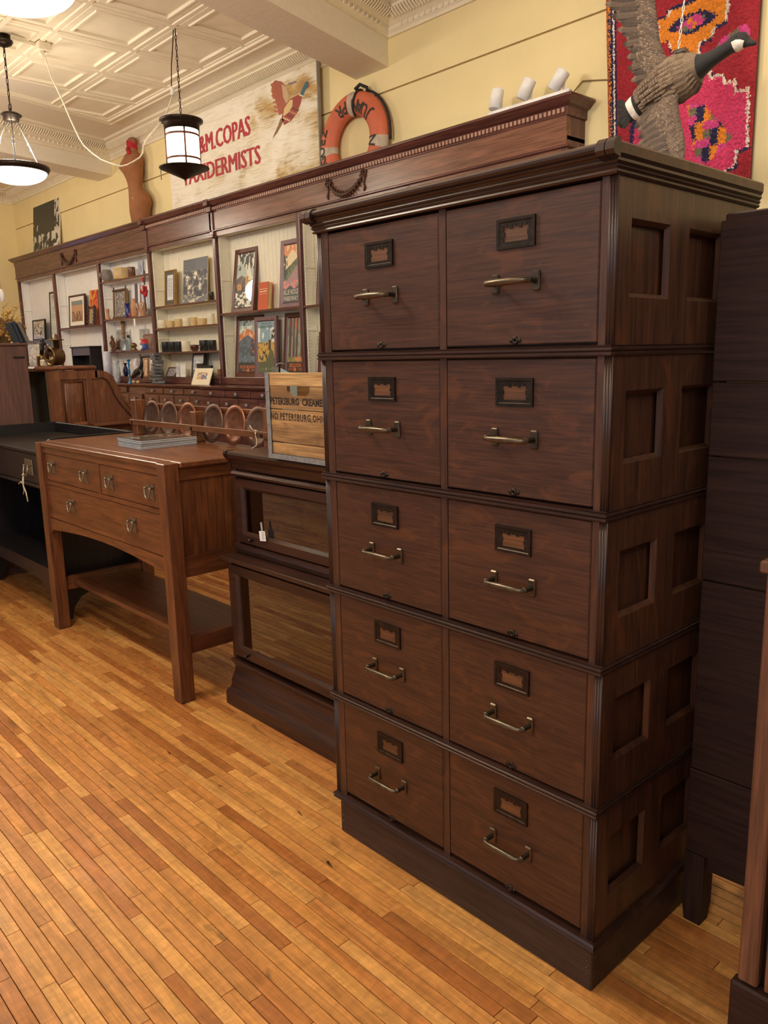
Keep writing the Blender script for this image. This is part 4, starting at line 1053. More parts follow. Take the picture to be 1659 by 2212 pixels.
# outlet box on the ceiling, raceways, cord, smoke detector
bx = on(2, CEIL - .02, 92, 95)
t = thing('ceiling_outlet', 'ivory outlet box on the pressed tin ceiling with a cord plugged in', 'outlet', (bx.x, bx.y, CEIL - .06))
obj('box', MB().box(bx.x - .07, bx.x + .04, bx.y - .045, bx.y + .045, CEIL - .07, CEIL - .012, .006), M_CORD, t)
obj('plug', MB().lathe((bx.x, bx.y - .01, 0), [(.016, CEIL - .07), (.018, CEIL - .09), (.012, CEIL - .10), (.006, CEIL - .115)], 12), M_CORD, t)
rw = MB()
A = Vector((p1.x + .08, p1.y + .03, CEIL - .026)); B = Vector((bx.x - .05, bx.y, CEIL - .026))
def bar(mb, a, b, w=.009):
    d = (b - a).normalized(); s = Vector((d.y, -d.x, 0)) * w; h = Vector((0, 0, .010))
    q = [a + s - h, a - s - h, a - s + h, a + s + h, b + s - h, b - s - h, b - s + h, b + s + h]
    mb.add(q, [(0, 1, 2, 3), (7, 6, 5, 4), (0, 4, 5, 1), (1, 5, 6, 2), (2, 6, 7, 3), (3, 7, 4, 0)])
bar(rw, A, B)
tag(obj('wire_raceway', rw, M_CORD), 'short ivory wire channel on the ceiling between pendant canopy and outlet box', 'raceway')
rw = MB(); bar(rw, on(2, CEIL - .026, 70, -8), on(2, CEIL - .026, -6, 62))
tag(obj('wire_raceway', rw, M_CORD), 'ivory wire channel crossing the top left corner of the ceiling', 'raceway')
cpts = [(93, 108), (99, 130), (110, 165), (122, 190), (134, 215), (147, 246), (160, 275), (172, 300), (182, 315), (200, 331), (218, 344), (235, 351), (250, 356), (262, 359), (275, 356), (290, 348), (302, 340), (308, 330), (309, 315), (314, 304), (326, 288), (338, 275), (348, 264), (357, 250), (364, 232), (370, 214), (373, 203)]
hk = (-3.544, 1.652)
cp = []
for i, p in enumerate(cpts):
    f = i / (len(cpts) - 1); cp.append(on(1, (bx.y - .01) * (1 - f) + (hk[1] - .035) * f, *p))
t = thing('extension_cord', 'long cream extension cord looping from the ceiling outlet to the lantern', 'cord', tuple(cp[14]))
obj('cable', MB().tube(cp, .0052, 8), M_CORD, t)
e = cp[-1]
obj('plug', MB().lathe((e.x, e.y, e.z), [(.006, -.012), (.013, -.004), (.014, .022), (.009, .034), (.006, .045)], 10), M_WHITE, t)
sm = on(2, 3.68, 135, 352)
t = thing('smoke_detector', 'round white smoke detector on the ceiling beyond the far beam', 'detector', (sm.x, sm.y, CEIL - .05))
obj('housing', MB().lathe((sm.x, sm.y, 0), [(.0, CEIL - .062), (.07, CEIL - .06), (.085, CEIL - .04), (.085, CEIL - .022), (.10, CEIL - .02), (.10, CEIL)], 28), M_WHITE, t)
# clean up: track spotlights standing on the shelving cornice
def track_light():
    Yt = 2.43; a = on(1, Yt, 1058, 248); b = on(1, Yt, 1233, 198); z = ZTOP + .002
    t = thing('track_light', 'white three-spot track light bar lying along the right end of the shelving top', 'light', ((a.x + b.x) / 2, Yt, z))
    obj('track_bar', MB().box(a.x, b.x, Yt - .018, Yt + .018, z, z + .022, .004), M_WHITE, t)
    for (px_, py_, tilt, yw) in ((1072, 216, .05, 0), (1136, 194, .42, .3), (1206, 174, .62, -.4)):
        c = on(1, Yt, px_, py_)
        R_ = Matrix.Translation(c) @ Matrix.Rotation(tilt, 4, 'Y') @ Matrix.Rotation(-.2, 4, 'X')
        s = MB().lathe((0, 0, 0), [(.026, -.052), (.036, -.052), (.036, .052), (.033, .056), (.0, .056)], 24)
        s.v = [R_ @ v for v in s.v]
        sp = obj('spot_can', s, M_WHITE, t)
        st = MB().tube([(c.x + .012, Yt + .03, z + .01), (c.x + .012, Yt + .034, c.z), (c.x, Yt + .01, c.z)], .007, 8)
        obj('stem', st, M_WHITE, t)
        f = MB().lathe((0, 0, 0), [(.0, -.044), (.027, -.046)], 20); f.v = [R_ @ v for v in f.v]
        obj('lens', f, M_STEEL, sp)
track_light()
# ---------------------------------------------------------------- pictures
def grid_picture(par, w, h, nx, ny, fn, mat, name='picture', y=0.004, z0=0.0, x0=None):
    """flat print of nx by ny cells, fn(u from left, v from top) gives the colour as #rrggbb"""
    mb = MB(); mb.col = []; x0 = -w / 2 if x0 is None else x0; cache = {}
    for j in range(ny):
        i = 0
        while i < nx:
            c = fn((i + .5) / nx, (j + .5) / ny); k = i + 1
            while k < nx and fn((k + .5) / nx, (j + .5) / ny) == c: k += 1
            if c not in cache: cache[c] = tuple(lin(c))
            mb.cc = cache[c]
            xa, xb = x0 + w * i / nx, x0 + w * k / nx; za, zb = z0 + h * (1 - j / ny), z0 + h * (1 - (j + 1) / ny)
            mb.add([(xa, y, zb), (xb, y, zb), (xb, y, za), (xa, y, za)], [(0, 1, 2, 3)])
            i = k
    return obj(name, mb, mat, par, local=True, fixn=False)
def nz_(u, v, s, seed): return noise.noise(Vector((u * s, v * s, seed * 7.31)))
def ins_poly(p, poly):
    x, y = p; c = False; j = len(poly) - 1
    for i in range(len(poly)):
        xi, yi = poly[i]; xj, yj = poly[j]
        if (yi > y) != (yj > y) and x < (xj - xi) * (y - yi) / (yj - yi + 1e-12) + xi: c = not c
        j = i
    return c

def framed(name, label, cat, tl, br, Y, border, fmat, pic, nx, ny, group=None, depth=.022, lean=.09, mat_w=0.0, glass=True, zb=None, wmul=1.0, mat_col='#f2efe6', rz=0.0):
    """a frame standing at plane Y between two corners seen in the photograph, leaning back"""
    a = on(1, Y, *tl); b = on(1, Y, *br); w = (b.x - a.x) * wmul; z0 = b.z if zb is None else zb; h = a.z - z0
    t = thing(name, label, cat, (a.x + w / 2, Y, z0 + .0006), group, (-lean, 0, rz))
    if border: obj('frame', MB().ring(-w / 2, w / 2, 0, h, border, 0, depth, border * .25).box(-w / 2 + .003, w / 2 - .003, depth - .004, depth, .003, h - .003), fmat, t, local=True)
    else: obj('board', MB().box(-w / 2, w / 2, .0045, depth, 0, h, .001), fmat, t, local=True)
    pw, ph = w - 2 * border, h - 2 * border
    if mat_w:
        obj('mount', MB().ring(-pw / 2, pw / 2, border, h - border, mat_w, .006, .010, .001), plain('mount_board', mat_col, .7, 0, .02), t, local=True)
    p = grid_picture(t, pw - 2 * mat_w, ph - 2 * mat_w, nx, ny, pic, M_PRINT, y=.008 if border else .004, z0=border + mat_w)
    if border and glass: obj('glass', MB().box(-pw / 2, pw / 2, .0035, .0045, border, h - border), M_PGLASS, t, local=True)
    return t, w, h

def words(t, txt, xc, zc_, size, mat, sx=1.0, y=.0072, align='CENTER', bold=0.0):
    o = lettering(t, txt, size, facing(xc, y, zc_), mat, sx=sx, align=align, bold=bold)
    pic = [c for c in t.children if c.name.startswith('picture')]
    if pic:
        pw = max(v.co.x for v in pic[0].data.vertices); ow = max(abs(v.co.x - xc) for v in o.data.vertices)
        if ow > pw * .93:
            for v in o.data.vertices: v.co.x = xc + (v.co.x - xc) * pw * .93 / ow
    return o
def emblem(t, zc_, mat, r=.016):
    obj('emblem', MB().lathe((0, 0, zc_), [(r * .72, .0070), (r, .0070), (r, .0074), (r * .72, .0074)], 18, 'Y').lathe((0, 0, zc_), [(.0, .0070), (r * .4, .0070), (r * .4, .0074), (.0, .0074)], 10, 'Y'), mat, t, local=True)
M_ORINK = plain('orange_ink', '#e8743a', .6, 0, .03); M_CRINK = plain('cream_ink', '#efe2c0', .6, 0, .03); M_DKINK = plain('navy_ink', '#1c2c3e', .6, 0, .03)
M_GRINK = plain('pale_green_ink', '#8f9c80', .6, 0, .03)

# generic landscapes in the posters' colours
def pic_town(u, v):
    if v < .30 and nz_(u, v, 9, 1) + (.30 - v) * 2 - abs(u - .6) * .5 > .18: return '#2f3a36'
    if .56 < u < .74 and v > .40 - (0.05 if abs(u - .65) < .03 else 0): 
        if .42 < v < .66: return '#e6b76a' if (abs(u - .65) > .02 or v > .6) else '#6b4a36'
    if .08 < u < .34 and .56 < v < .68: return '#d9974f' if nz_(u, v, 20, 3) < .2 else '#5d3a2e'
    if v > .72: return '#f2ecd8' if nz_(u, v * 2, 10, 4) > -.05 else '#3d4a4c'
    if v > .62: return '#4b5658' if nz_(u, v, 14, 5) > 0 else '#232b30'
    if v > .40 + .22 * abs(u - .3): return '#7a6a60' if nz_(u, v, 8, 6) > 0 else '#5d544f'
    return '#b9c6ba' if nz_(u, v, 4, 2) > -.1 else '#ece6d2'
def pic_ridge(u, v):
    if v < .14 + .05 * sin(u * 9): return '#e8925a' if nz_(u, v, 7, 8) > -.1 else '#f3d2a2'
    if u < .22 and nz_(u, v, 16, 9) + (.22 - u) * 2 > .0 and v < .6: return '#223029'
    if v > .74 + .03 * sin(u * 11): return '#33475a'
    if v > .62 and nz_(u, v, 12, 10) > .05: return '#e58f86'
    if v > .30 + .5 * (1 - u) * .8: return '#b98a86' if int((u + v) * 22) % 3 else '#8c7f8e'
    if v > .20 + .25 * (1 - u): return '#6f7d52' if nz_(u, v, 9, 11) > 0 else '#4e5c44'
    return '#f1dcae'
def pic_peaks(u, v):
    pk = .14 + .30 * abs(u - .42) + .03 * nz_(u, 0, 14, 12)
    if v < .10: return '#4d5a5e' if nz_(u, v, 10, 13) > 0.1 else '#9fb2b0'
    if v < pk: return '#dfe6da' if nz_(u, v, 8, 14) > .05 else '#a9bdb8'
    if v < pk + .13: return '#d97b45' if nz_(u, v, 13, 15) > -.08 else '#f3c79c'
    if v > .80: return '#1d2a38'
    if u > .6 and .36 < v < .68: return '#27384f' if nz_(u, v, 16, 16) > -.2 else '#c86b3c'
    if v > .66 and nz_(u, v, 15, 17) > .08: return '#6b7f90'
    return '#45596b' if nz_(u, v * 2, 7, 18) > 0 else '#5c7284'
def pic_cave(u, v):
    if v < .12: return '#8fb0b8'
    if v > .78 or v > .50 + 1.0 * abs(u - .78): return '#5c6449'
    if .60 < u < .84 and .36 < v < .56: return '#3c3a30' if abs(u - .72) < .07 else '#d6a748'
    if u > .82 and .15 < v < .35 and nz_(u, v, 15, 19) > -.1: return '#2c3c34'
    if v > .40: return '#d6ad58' if nz_(u, v, 14, 20) > -.15 else '#3f4432'
    return '#eef2ea' if nz_(u, v, 6, 21) > -.05 else '#8fb3c0'
def pic_trees(u, v):
    if v > .80: return '#241f22'
    if v > .72: return '#7a8252' if nz_(u, v, 10, 22) > -.1 else '#d98c4e'
    for c, w in ((.16, .07), (.36, .05), (.55, .045), (.86, .09)):
        if abs(u - c) < w: return '#6b3a30' if nz_(u * 4, v, 8, 23) > -.1 else '#4a2a28'
    if v < .22 and nz_(u, v, 9, 24) > .1: return '#d9734a'
    return '#6f7e78' if nz_(u, v, 6, 25) > 0 else '#93a092'
W_PF = plain('plum_frame_wood', '#75545a', .35, 0, .12, 30); W_PF2 = plain('brown_frame_wood', '#5b3026', .35, 0, .18, 30)
GP = 'framed park posters on the wall shelving'
SH = ZPL + .0005
framed('framed_poster', 'framed poster of a yellow church tower, brown frame, on the upper shelf', 'picture', (490.9, 538), (546, 671), 2.500, .042, W_PF2, pic_town, 48, 92, GP, zb=1.8525, lean=.15)
t, w, h = framed('framed_poster', 'plum-framed poster with a hill road lettered BLUE RIDGE PARKWAY', 'picture', (596, 519.4), (650, 665), 2.500, .042, W_PF, pic_ridge, 48, 92, GP, zb=1.8525)
words(t, 'BLUE RIDGE', .0, .118, .056, M_CRINK, .80); words(t, 'PARKWAY', .0, .068, .056, M_CRINK, .86)
t, w, h = framed('framed_poster', 'framed poster of a snowy orange peak lettered ROCKY MOUNTAIN, lower left', 'picture', (499.8, 683), (562, 812), 2.512, .042, W_PF2, pic_peaks, 48, 92, GP, zb=SH, lean=.10)
words(t, 'ROCKY MOUNTAIN', 0, .088, .036, M_ORINK, .8, bold=.0006); words(t, 'NATIONAL      PARK', 0, .060, .024, M_ORINK, .9); emblem(t, .060, M_ORINK); words(t, 'U S DEPARTMENT', 0, .05, .008, M_ORINK)
t, w, h = framed('framed_poster', 'plum-framed green poster lettered WIND CAVE standing in front of its neighbours', 'picture', (543.8, 685.7), (597.5, 812), 2.478, .040, W_PF, pic_cave, 48, 92, GP, zb=SH, lean=.05)
words(t, 'TAKE A CAVE TRIP', 0, h - .057, .020, M_DKINK, .9); words(t, 'WIND CAVE', 0, h - .085, .036, M_DKINK, .9); words(t, 'NATIONAL       PARK', 0, .07, .018, M_GRINK); emblem(t, .07, M_GRINK, .013)
t, w, h = framed('framed_poster', 'framed poster of dark red tree trunks lettered SEQUOIA, right of the green one', 'picture', (604, 676), (660, 808), 2.512, .042, W_PF2, pic_trees, 48, 92, GP, zb=SH, lean=.10)
words(t, 'SEQUOIA', 0, .098, .042, M_ORINK, .9, bold=.0006); words(t, 'NATIONAL      PARK', 0, .066, .024, M_ORINK, .9); emblem(t, .066, M_ORINK)
framed('framed_poster', 'brown framed picture half hidden behind the filing cabinet, upper shelf', 'picture', (676.6, 507), (735, 660), 2.50, .042, W_PF2, pic_ridge, 24, 46, GP, zb=1.8505)
t, w, h = framed('framed_poster', 'brown framed poster half hidden behind the filing cabinet, lower shelf', 'picture', (682, 716), (742, 812), 2.508, .042, W_PF2, pic_cave, 24, 46, GP, zb=SH)
words(t, 'RED', -.10, .09, .045, M_CRINK, .8)

# red book between the two upper posters
a = on(1, 2.50, 555.5, 610); b = on(1, 2.50, 579.6, 668.5)
t = thing('book', 'thick orange-red cloth book standing between two upper posters', 'book', ((a.x + b.x) / 2, 2.49, 1.8527), rot=(-.12, 0, .0))
bw, bh = b.x - a.x, a.z - 1.853
M_CLOTH = plain('orange_cloth', '#c8603c', .7, 0, .08, 60)
obj('cover', MB().box(-bw / 2, bw / 2, 0, .003, 0, bh).box(-bw / 2, bw / 2, .037, .040, 0, bh).box(-bw / 2, -bw / 2 + .003, 0, .04, 0, bh), M_CLOTH, t, local=True)
obj('pages', MB().box(-bw / 2 + .003, bw / 2 - .003, .003, .037, .003, bh - .003), M_CERY, t, local=True)
obj('title_rules', MB().box(-bw * .36, -bw * .02, -.0006, 0, bh * .645, bh * .675).box(bw * .02, bw * .36, -.0006, 0, bh * .65, bh * .685).box(-bw * .4, bw * .4, -.0006, 0, bh * .74, bh * .755).box(-bw * .4, bw * .4, -.0006, 0, bh * .57, bh * .578), M_CRINK, t, local=True)
a = on(1, 2.455, 480, 816)
tag(obj('paper_sheet', MB().box(-4.46, -3.75, 2.44, 2.472, ZPL + .0005, ZPL + .002), M_PAPER), 'long white paper strip lying on the ledge under the lower posters', 'paper')

# middle bay -----------------------------------------------------------------
def pic_text(u, v):
    if abs(u - .5) > .30 or not .12 < v < .86: return '#2f3136'
    return '#8b8f98' if (int(v * 60) % 2 and abs(u - .5) < .24 and .2 < v < .76 and nz_(u, v, 40, 26) > -.15) else '#dfe1e6'
framed('framed_print', 'narrow gilt-framed page of small print on the candle-jar bay', 'picture', (349.2, 585), (377.5, 658), 2.485, .009, M_GILT, pic_text, 40, 70, lean=.08, zb=1.9755)
def pic_old(u, v):
    n = nz_(u, v, 7, 27) + .6 * nz_(u, v, 18, 28)
    if v > .86: return '#6e7078' if n > -.2 else '#c9c2b0'
    if v < .28: return '#5e6068' if (int(v * 40) % 3 and u < .5) else '#686a72'
    if n > .42: return '#e4dcc6'
    if n > .12: return '#9a958c'
    return '#44454c' if n < -.2 else '#5c5d64'
framed('photograph_board', 'large old group photograph on board leaning in the candle-jar bay', 'photograph', (388, 562), (446.5, 653), 2.500, 0, M_CERY, pic_old, 60, 80, depth=.014, lean=.09, zb=1.9755)
def vessel(name, label, cat, px0, px1, py0, py1, Y, mat, z0, prof=None, group=None, handle=False, n=20):
    a = on(1, Y, px0, py0); b = on(1, Y, px1, py1); r = (px1 - px0) / 2 * (a - CAM).dot(fwd) / FPX * 1.06; h = a.z - b.z if z0 is None else max(a.z - z0, .02); x = (a.x + b.x) / 2; z = b.z if z0 is None else z0
    t = thing(name, label, cat, (x, Y, z), group)
    prof = prof or [(.86, 0), (1, .04), (1, .97), (.97, 1), (.90, 1), (.88, .15), (.0, .12)]
    obj('body', MB().lathe((0, 0, 0), [(max(p * r, .0002), q * h) for p, q in prof], n), mat, t, local=True)
    if handle:
        obj('handle', MB().tube([(r * .95, 0, h * .82), (r * 1.35, 0, h * .78), (r * 1.45, 0, h * .5), (r * 1.2, 0, h * .25), (r * .93, 0, h * .2)], r * .12, 8), mat, t, local=True)
    return t
def bx(x): return 320 + x * .13567
def by(y): return 540 + y * .13567
M_BKC = plain('black_candle_jar', '#1d1d20', .4); M_DKMUG = plain('dark_glaze', '#2a211d', .15)
vessel('mug', 'dark glazed mug at the right end of the old photograph shelf', 'mug', bx(970), bx(1050), by(675), by(800), 2.50, M_DKMUG, 1.9755)
cup = [(.70, 0), (.80, .04), (.90, .3), (1, .96), (.98, 1), (.93, 1), (.8, .3), (.0, .15)]
GJ = 'cream pots on the second shelf of the middle bay'
for i, (x0, x1, y0, y1, m, pf, lb, yy) in enumerate((
    (160, 285, 1125, 1225, M_CERW, None, 'leftmost cream candle pot with white rim on the pot shelf', 2.50), (288, 425, 1135, 1218, M_CERY, cup, 'low tan bowl, second from left on the pot shelf', 2.50),
    (425, 548, 1105, 1212, M_CERY, cup, 'tan cup with angled foot, third on the pot shelf', 2.50), (550, 668, 1085, 1205, M_CERW, None, 'plain cream straight jar, fourth on the pot shelf', 2.50),
    (675, 783, 1075, 1195, M_CERY, cup, 'taller honey-coloured cup, fifth on the pot shelf', 2.50), (785, 935, 1095, 1192, M_CERY, cup, 'wide tan bowl with cream rim, sixth on the pot shelf', 2.50), (945, 1058, 1020, 1178, M_CERW, None, 'tall cream jar at the right end of the pot shelf', 2.50))):
    vessel('pot', lb, 'pot', bx(x0), bx(x1), by(y0), by(y1), yy, m, 1.7685, pf, GJ)
GB = 'black candle jars on the third shelf of the middle bay'
for i, (x0, x1, y0, y1, m, lb) in enumerate((
    (220, 328, 1465, 1595, M_BKC, 'leftmost of the row of black candle jars'), (332, 438, 1465, 1595, M_BKC, 'second black candle jar from the left'), (442, 532, 1460, 1592, M_BKC, 'third black candle jar, beside the cream one'),
    (536, 668, 1455, 1590, M_CERW, 'cream candle jar between the black candle jars'), (820, 955, 1440, 1588, M_BKC, 'black candle jar with round copper label'), (960, 1085, 1438, 1586, M_BKC, 'rightmost black candle jar against the post'))):
    t = vessel('candle_jar', lb, 'candle jar', bx(x0), bx(x1), by(y0), by(y1), 2.50, m, 1.5365, None, GB)
    RJ = max(v.co.x for v in t.children[0].data.vertices)
    if i == 4: obj('round_label', MB().lathe((-.008, 0, .035), [(.0, -RJ - .001), (.012, -RJ - .001), (.012, -RJ + .004)], 16, 'Y'), plain('copper_label', '#c98a62', .4), t, local=True)
vessel('bowl', 'low dark brown wooden bowl between cream and black candle jars', 'bowl', bx(672), bx(812), by(1515), by(1592), 2.50, plain('burl_wood', '#47241a', .25, 0, .3), 1.5365, [(.5, 0), (.75, .15), (.95, .6), (1, 1), (.94, 1), (.7, .3), (0, .2)])
def pic_bridge(u, v):
    if v < .2: return '#cfd4d8'
    if .42 < v < .60 and nz_(u, v, 12, 29) > -.05: return '#8c959c'
    if v > .7 and abs(u - .5) > .5 * (v - .6): return '#5f6870'
    return '#b4bcc2' if nz_(u, v, 6, 30) > 0 else '#dfe3e5'
framed('framed_print', 'black-framed grey print leaning on the ledge of the candle-jar bay', 'picture', (bx(655), by(1645)), (bx(862), by(1978)), 2.47, .014, M_BKFR, pic_bridge, 36, 48, lean=.16, zb=SH)
def pic_cards(seed, base, dark):
    def f(u, v):
        return dark if nz_(u, v, 7, seed) > .1 and .12 < u < .88 and .15 < v < .85 else base
    return f
framed('card', 'slanted wooden plaque with a pale picture beside the tower of crystals', 'card', (bx(262), by(1852)), (bx(412), by(1975)), 2.455, .010, M_DKFR, pic_cards(31, '#b9b6cc', '#6a6a96'), 24, 20, lean=.45, zb=SH)
framed('card', 'small white picture card with dark figure, left of the framed card', 'card', (bx(420), by(1805)), (bx(488), by(1985)), 2.46, 0, M_PAPER, pic_cards(32, '#ecebe6', '#8488a4'), 16, 30, depth=.006, lean=.1, zb=SH)
framed('card', 'small white-framed card with grey block left of the black frame', 'card', (bx(494), by(1805)), (bx(588), by(1985)), 2.45, .008, M_PAPER, lambda u, v: '#7f848c' if .25 < u < .75 and .25 < v < .7 else '#f0efea', 16, 24, lean=.1, zb=SH, depth=.010)
a = on(1, 2.44, bx(790), by(1840)); b = on(1, 2.44, bx(1025), by(1990))
tag(obj('black_box', MB().box(a.x, b.x, 2.428, 2.452, ZPL + .0005, a.z, .002).box(a.x, a.x + .10, 2.428, 2.45, a.z - .003, a.z + .018, .002), M_BLACK), 'small black box behind the colourful little print', 'box')
a = on(1, 2.43, bx(1068), by(1900)); b = on(1, 2.43, bx(1115), by(1998))
tag(obj('wooden_wedge', MB().prism([(a.x, ZPL + .0005), (b.x, ZPL + .0005), (b.x, a.z), (a.x + (b.x - a.x) * .4, a.z)], 'Y', 2.44, 2.47), W_CRATE), 'small pale wooden wedge at the right end of the ledge', 'wedge')
def pic_tile(u, v):
    if .22 < u < .78 and .25 < v < .68:
        if nz_(u, v, 6, 33) > .12: return '#e0a860'
        return '#5f6a9a' if nz_(u, v, 9, 34) > -.15 else '#d9dcd2'
    return '#efe4c4'
a = on(2, ZCOUNT, bx(680), by(2112))
t = thing('small_print', 'cream card with small colourful town print leaning on the counter', 'print', (0, 0, 0))
bl = on(1, 2.335, bx(682), by(2112)); br_ = on(1, 2.335, bx(962), by(2116)); tl = on(1, 2.40, bx(790), by(1882))
t.location = ((bl.x + br_.x) / 2, 2.335, ZCOUNT + .001); wq = br_.x - bl.x; hq = tl.z - ZCOUNT
t.rotation_euler = (-.36, 0, 0)
obj('board', MB().box(-wq / 2, wq / 2, .002, .008, 0, hq * 1.06), M_CERW, t, local=True)
grid_picture(t, wq, hq * 1.06, 44, 40, pic_tile, M_PRINT, y=.0012)

# stacked silver-grey crystal tower on the counter
a = on(1, 2.33, bx(45), by(1640)); b = on(1, 2.33, bx(240), by(2092))
t = thing('crystal_tower', 'tall stacked tower of silver-grey cube crystals on the counter', 'sculpture', ((a.x + b.x) / 2, 2.33, ZCOUNT + .0005))
rnd = random.Random(5); mb = MB(); zz = 0; hh = a.z - ZCOUNT
M_PYR = plain('silver_pyrite', '#8d8c8e', .22, .7, .5, 14)
lv = 9
for i in range(lv):
    hw = (b.x - a.x) / 2 * (1.0 - .62 * (i / lv) ** 1.6); dh = hh / lv
    for q in range(3):
        ox = rnd.uniform(-.35, .35) * hw; oy = rnd.uniform(-.3, .3) * .04; s = hw * rnd.uniform(.45, .62); th = rnd.uniform(-.4, .4)
        R_ = Matrix.Translation((ox, oy, zz + dh / 2)) @ Matrix.Rotation(th, 4, 'Z')
        k = len(mb.v); mb.box(-s, s, -.04, .04, -dh * .5, dh * .42, .006)
        for j in range(k, len(mb.v)): mb.v[j] = R_ @ mb.v[j]
    zz += dh
obj('crystal_cluster', mb, M_PYR, t, local=True, kind='stuff')

# left section, third bay ------------------------------------------------------
def ax(x): return 200 + x * .12653
def ay(y): return 560 + y * .12653
z1, z2, z3 = 2.3055, 1.9055, 1.5665
t = vessel('jug', 'grey squat pottery jug with a round ball stopper on the top shelf', 'jug', ax(165), ax(330), ay(200), ay(340), 2.50, M_CERG, z1, [(.6, 0), (.95, .3), (1, .6), (.85, .95), (.75, 1), (.7, 1), (.7, .9), (0, .88)])
obj('spout_ball', MB().lathe((-.085, -.03, .075), [(.0, -.03), (.02, -.023), (.03, 0), (.02, .023), (0, .03)], 16).tube([(-.08, -.03, .05), (-.06, -.02, .035), (-.03, 0, .03)], .012, 8), M_CERG, t, local=True)
vessel('crock', 'wide tan stoneware crock in the middle of the top shelf', 'crock', ax(365), ax(605), ay(172), ay(325), 2.515, M_CERY, z1, [(.85, 0), (.98, .1), (1, .5), (.95, .85), (1, .95), (.98, 1), (.9, 1), (.88, .3), (0, .2)], None)
vessel('mug', 'reddish brown mug with handle on the top shelf', 'mug', ax(605), ax(725), ay(145), ay(272), 2.51, M_CERB, z1, None, None, True)
framed('card', 'grey-blue printed card propped on the top shelf beside the mug', 'card', (ax(745), ay(22)), (ax(848), ay(250)), 2.545, 0, M_PAPER, pic_cards(35, '#b4bcc8', '#76829a'), 14, 30, depth=.006, lean=.06, zb=z1)
def pic_group(u, v):
    n = nz_(u, v, 12, 36) + .5 * nz_(u, v, 25, 37); return '#d6d2cc' if n > .4 else ('#8f8c92' if n > 0 else '#5e5e6a')
t, w, h = framed('framed_photograph', 'old photograph in gilt-lined frame with crossed dark corner bars', 'picture', (ax(335), ay(530)), (ax(575), ay(985)), 2.51, .020, M_GILT, pic_group, 30, 50, lean=.07, zb=z2)
cb = MB()
for sx in (-1, 1): cb.box(sx * w / 2 - .014, sx * w / 2 + .014, -.008, .0, -.0, h + .03, .004)
for zz in (.012, h - .008): cb.box(-w / 2 - .03, w / 2 + .03, -.012, -.004, zz - .011, zz + .011, .004)
obj('crossed_bars', cb, M_DKFR, t, local=True)
vessel('boot_figurine', 'small terracotta boot-shaped figurine at the left of the middle shelf', 'figurine', ax(215), ax(305), ay(855), ay(1035), 2.48, M_TERRA, z2, [(.95, 0), (1, .06), (.8, .18), (.5, .4), (.45, .6), (.6, .85), (.75, 1), (.6, 1), (.4, .6), (0, .5)], None, False, 12)
vessel('vase', 'dark blue glass vase beside the crossed frame', 'vase', ax(548), ax(652), ay(760), ay(985), 2.475, M_BLUEG, z2, [(.5, 0), (.75, .1), (.85, .35), (.55, .6), (.5, .7), (.9, .98), (1, 1), (.9, 1), (.4, .7), (0, .6)])
vessel('glass_ball', 'small multicoloured glass ball on the middle shelf', 'ball', ax(612), ax(660), ay(915), ay(1000), 2.447, plain('mixed_glass', '#b04a48', .15, 0, .8, 60), z2, [(.01, 0), (.6, .1), (1, .5), (.6, .9), (.01, 1)])
vessel('jug', 'tall striped tan pottery bottle on the middle shelf', 'jug', ax(655), ax(775), ay(680), ay(1002), 2.475, M_TERRA, z2, [(.7, 0), (.9, .08), (1, .4), (.95, .68), (.5, .8), (.42, .9), (.62, .98), (.6, 1), (.4, .95), (0, .9)])
t = vessel('jug', 'wide patterned pottery jug with white zigzags on the middle shelf', 'jug', ax(790), ax(925), ay(745), ay(1000), 2.475, M_TERRA, z2, [(.6, 0), (.55, .06), (.9, .3), (1, .55), (.8, .8), (.5, .9), (.6, 1), (.5, 1), (.4, .9), (0, .85)])
zg = MB(); R0 = .058
zg.tube([(R0 * 1.02 * sin(th), -R0 * 1.02 * cos(th), .095 + (.03 if k % 2 else -.03)) for k, th in enumerate([-1.3 + .37 * q for q in range(8)])], .006, 5)
obj('zigzag_band', zg, M_CERW, t, local=True)
vessel('bowl', 'small grey-green bowl at the right end of the middle shelf', 'bowl', ax(900), ax(985), ay(850), ay(985), 2.48, M_CERG, z2, [(.6, 0), (.9, .3), (1, .8), (.95, 1), (.85, 1), (.6, .4), (0, .3)])
for i, (x0, x1, y0, y1, lb, cc, dk) in enumerate(((640, 795, 430, 760, 'white picture book with a dark panel and red figure on the middle shelf', '#eceae6', '#54556e'), (800, 865, 440, 760, 'narrow pale lilac card behind the patterned jug', '#d4cfdf', '#b8b2c8'), (880, 965, 540, 830, 'pale blue paper card at the right of the middle shelf', '#cfdbe4', '#aebfcc'))):
    framed('card', lb, 'card', (ax(x0), ay(y0)), (ax(x1), ay(y1)), 2.548 + .004 * i, 0, M_PAPER, (lambda cc, dk: lambda u, v: dk if .3 < u < .75 and v < .75 else cc)(cc, dk), 12, 12, depth=.006, lean=.05, zb=z2)
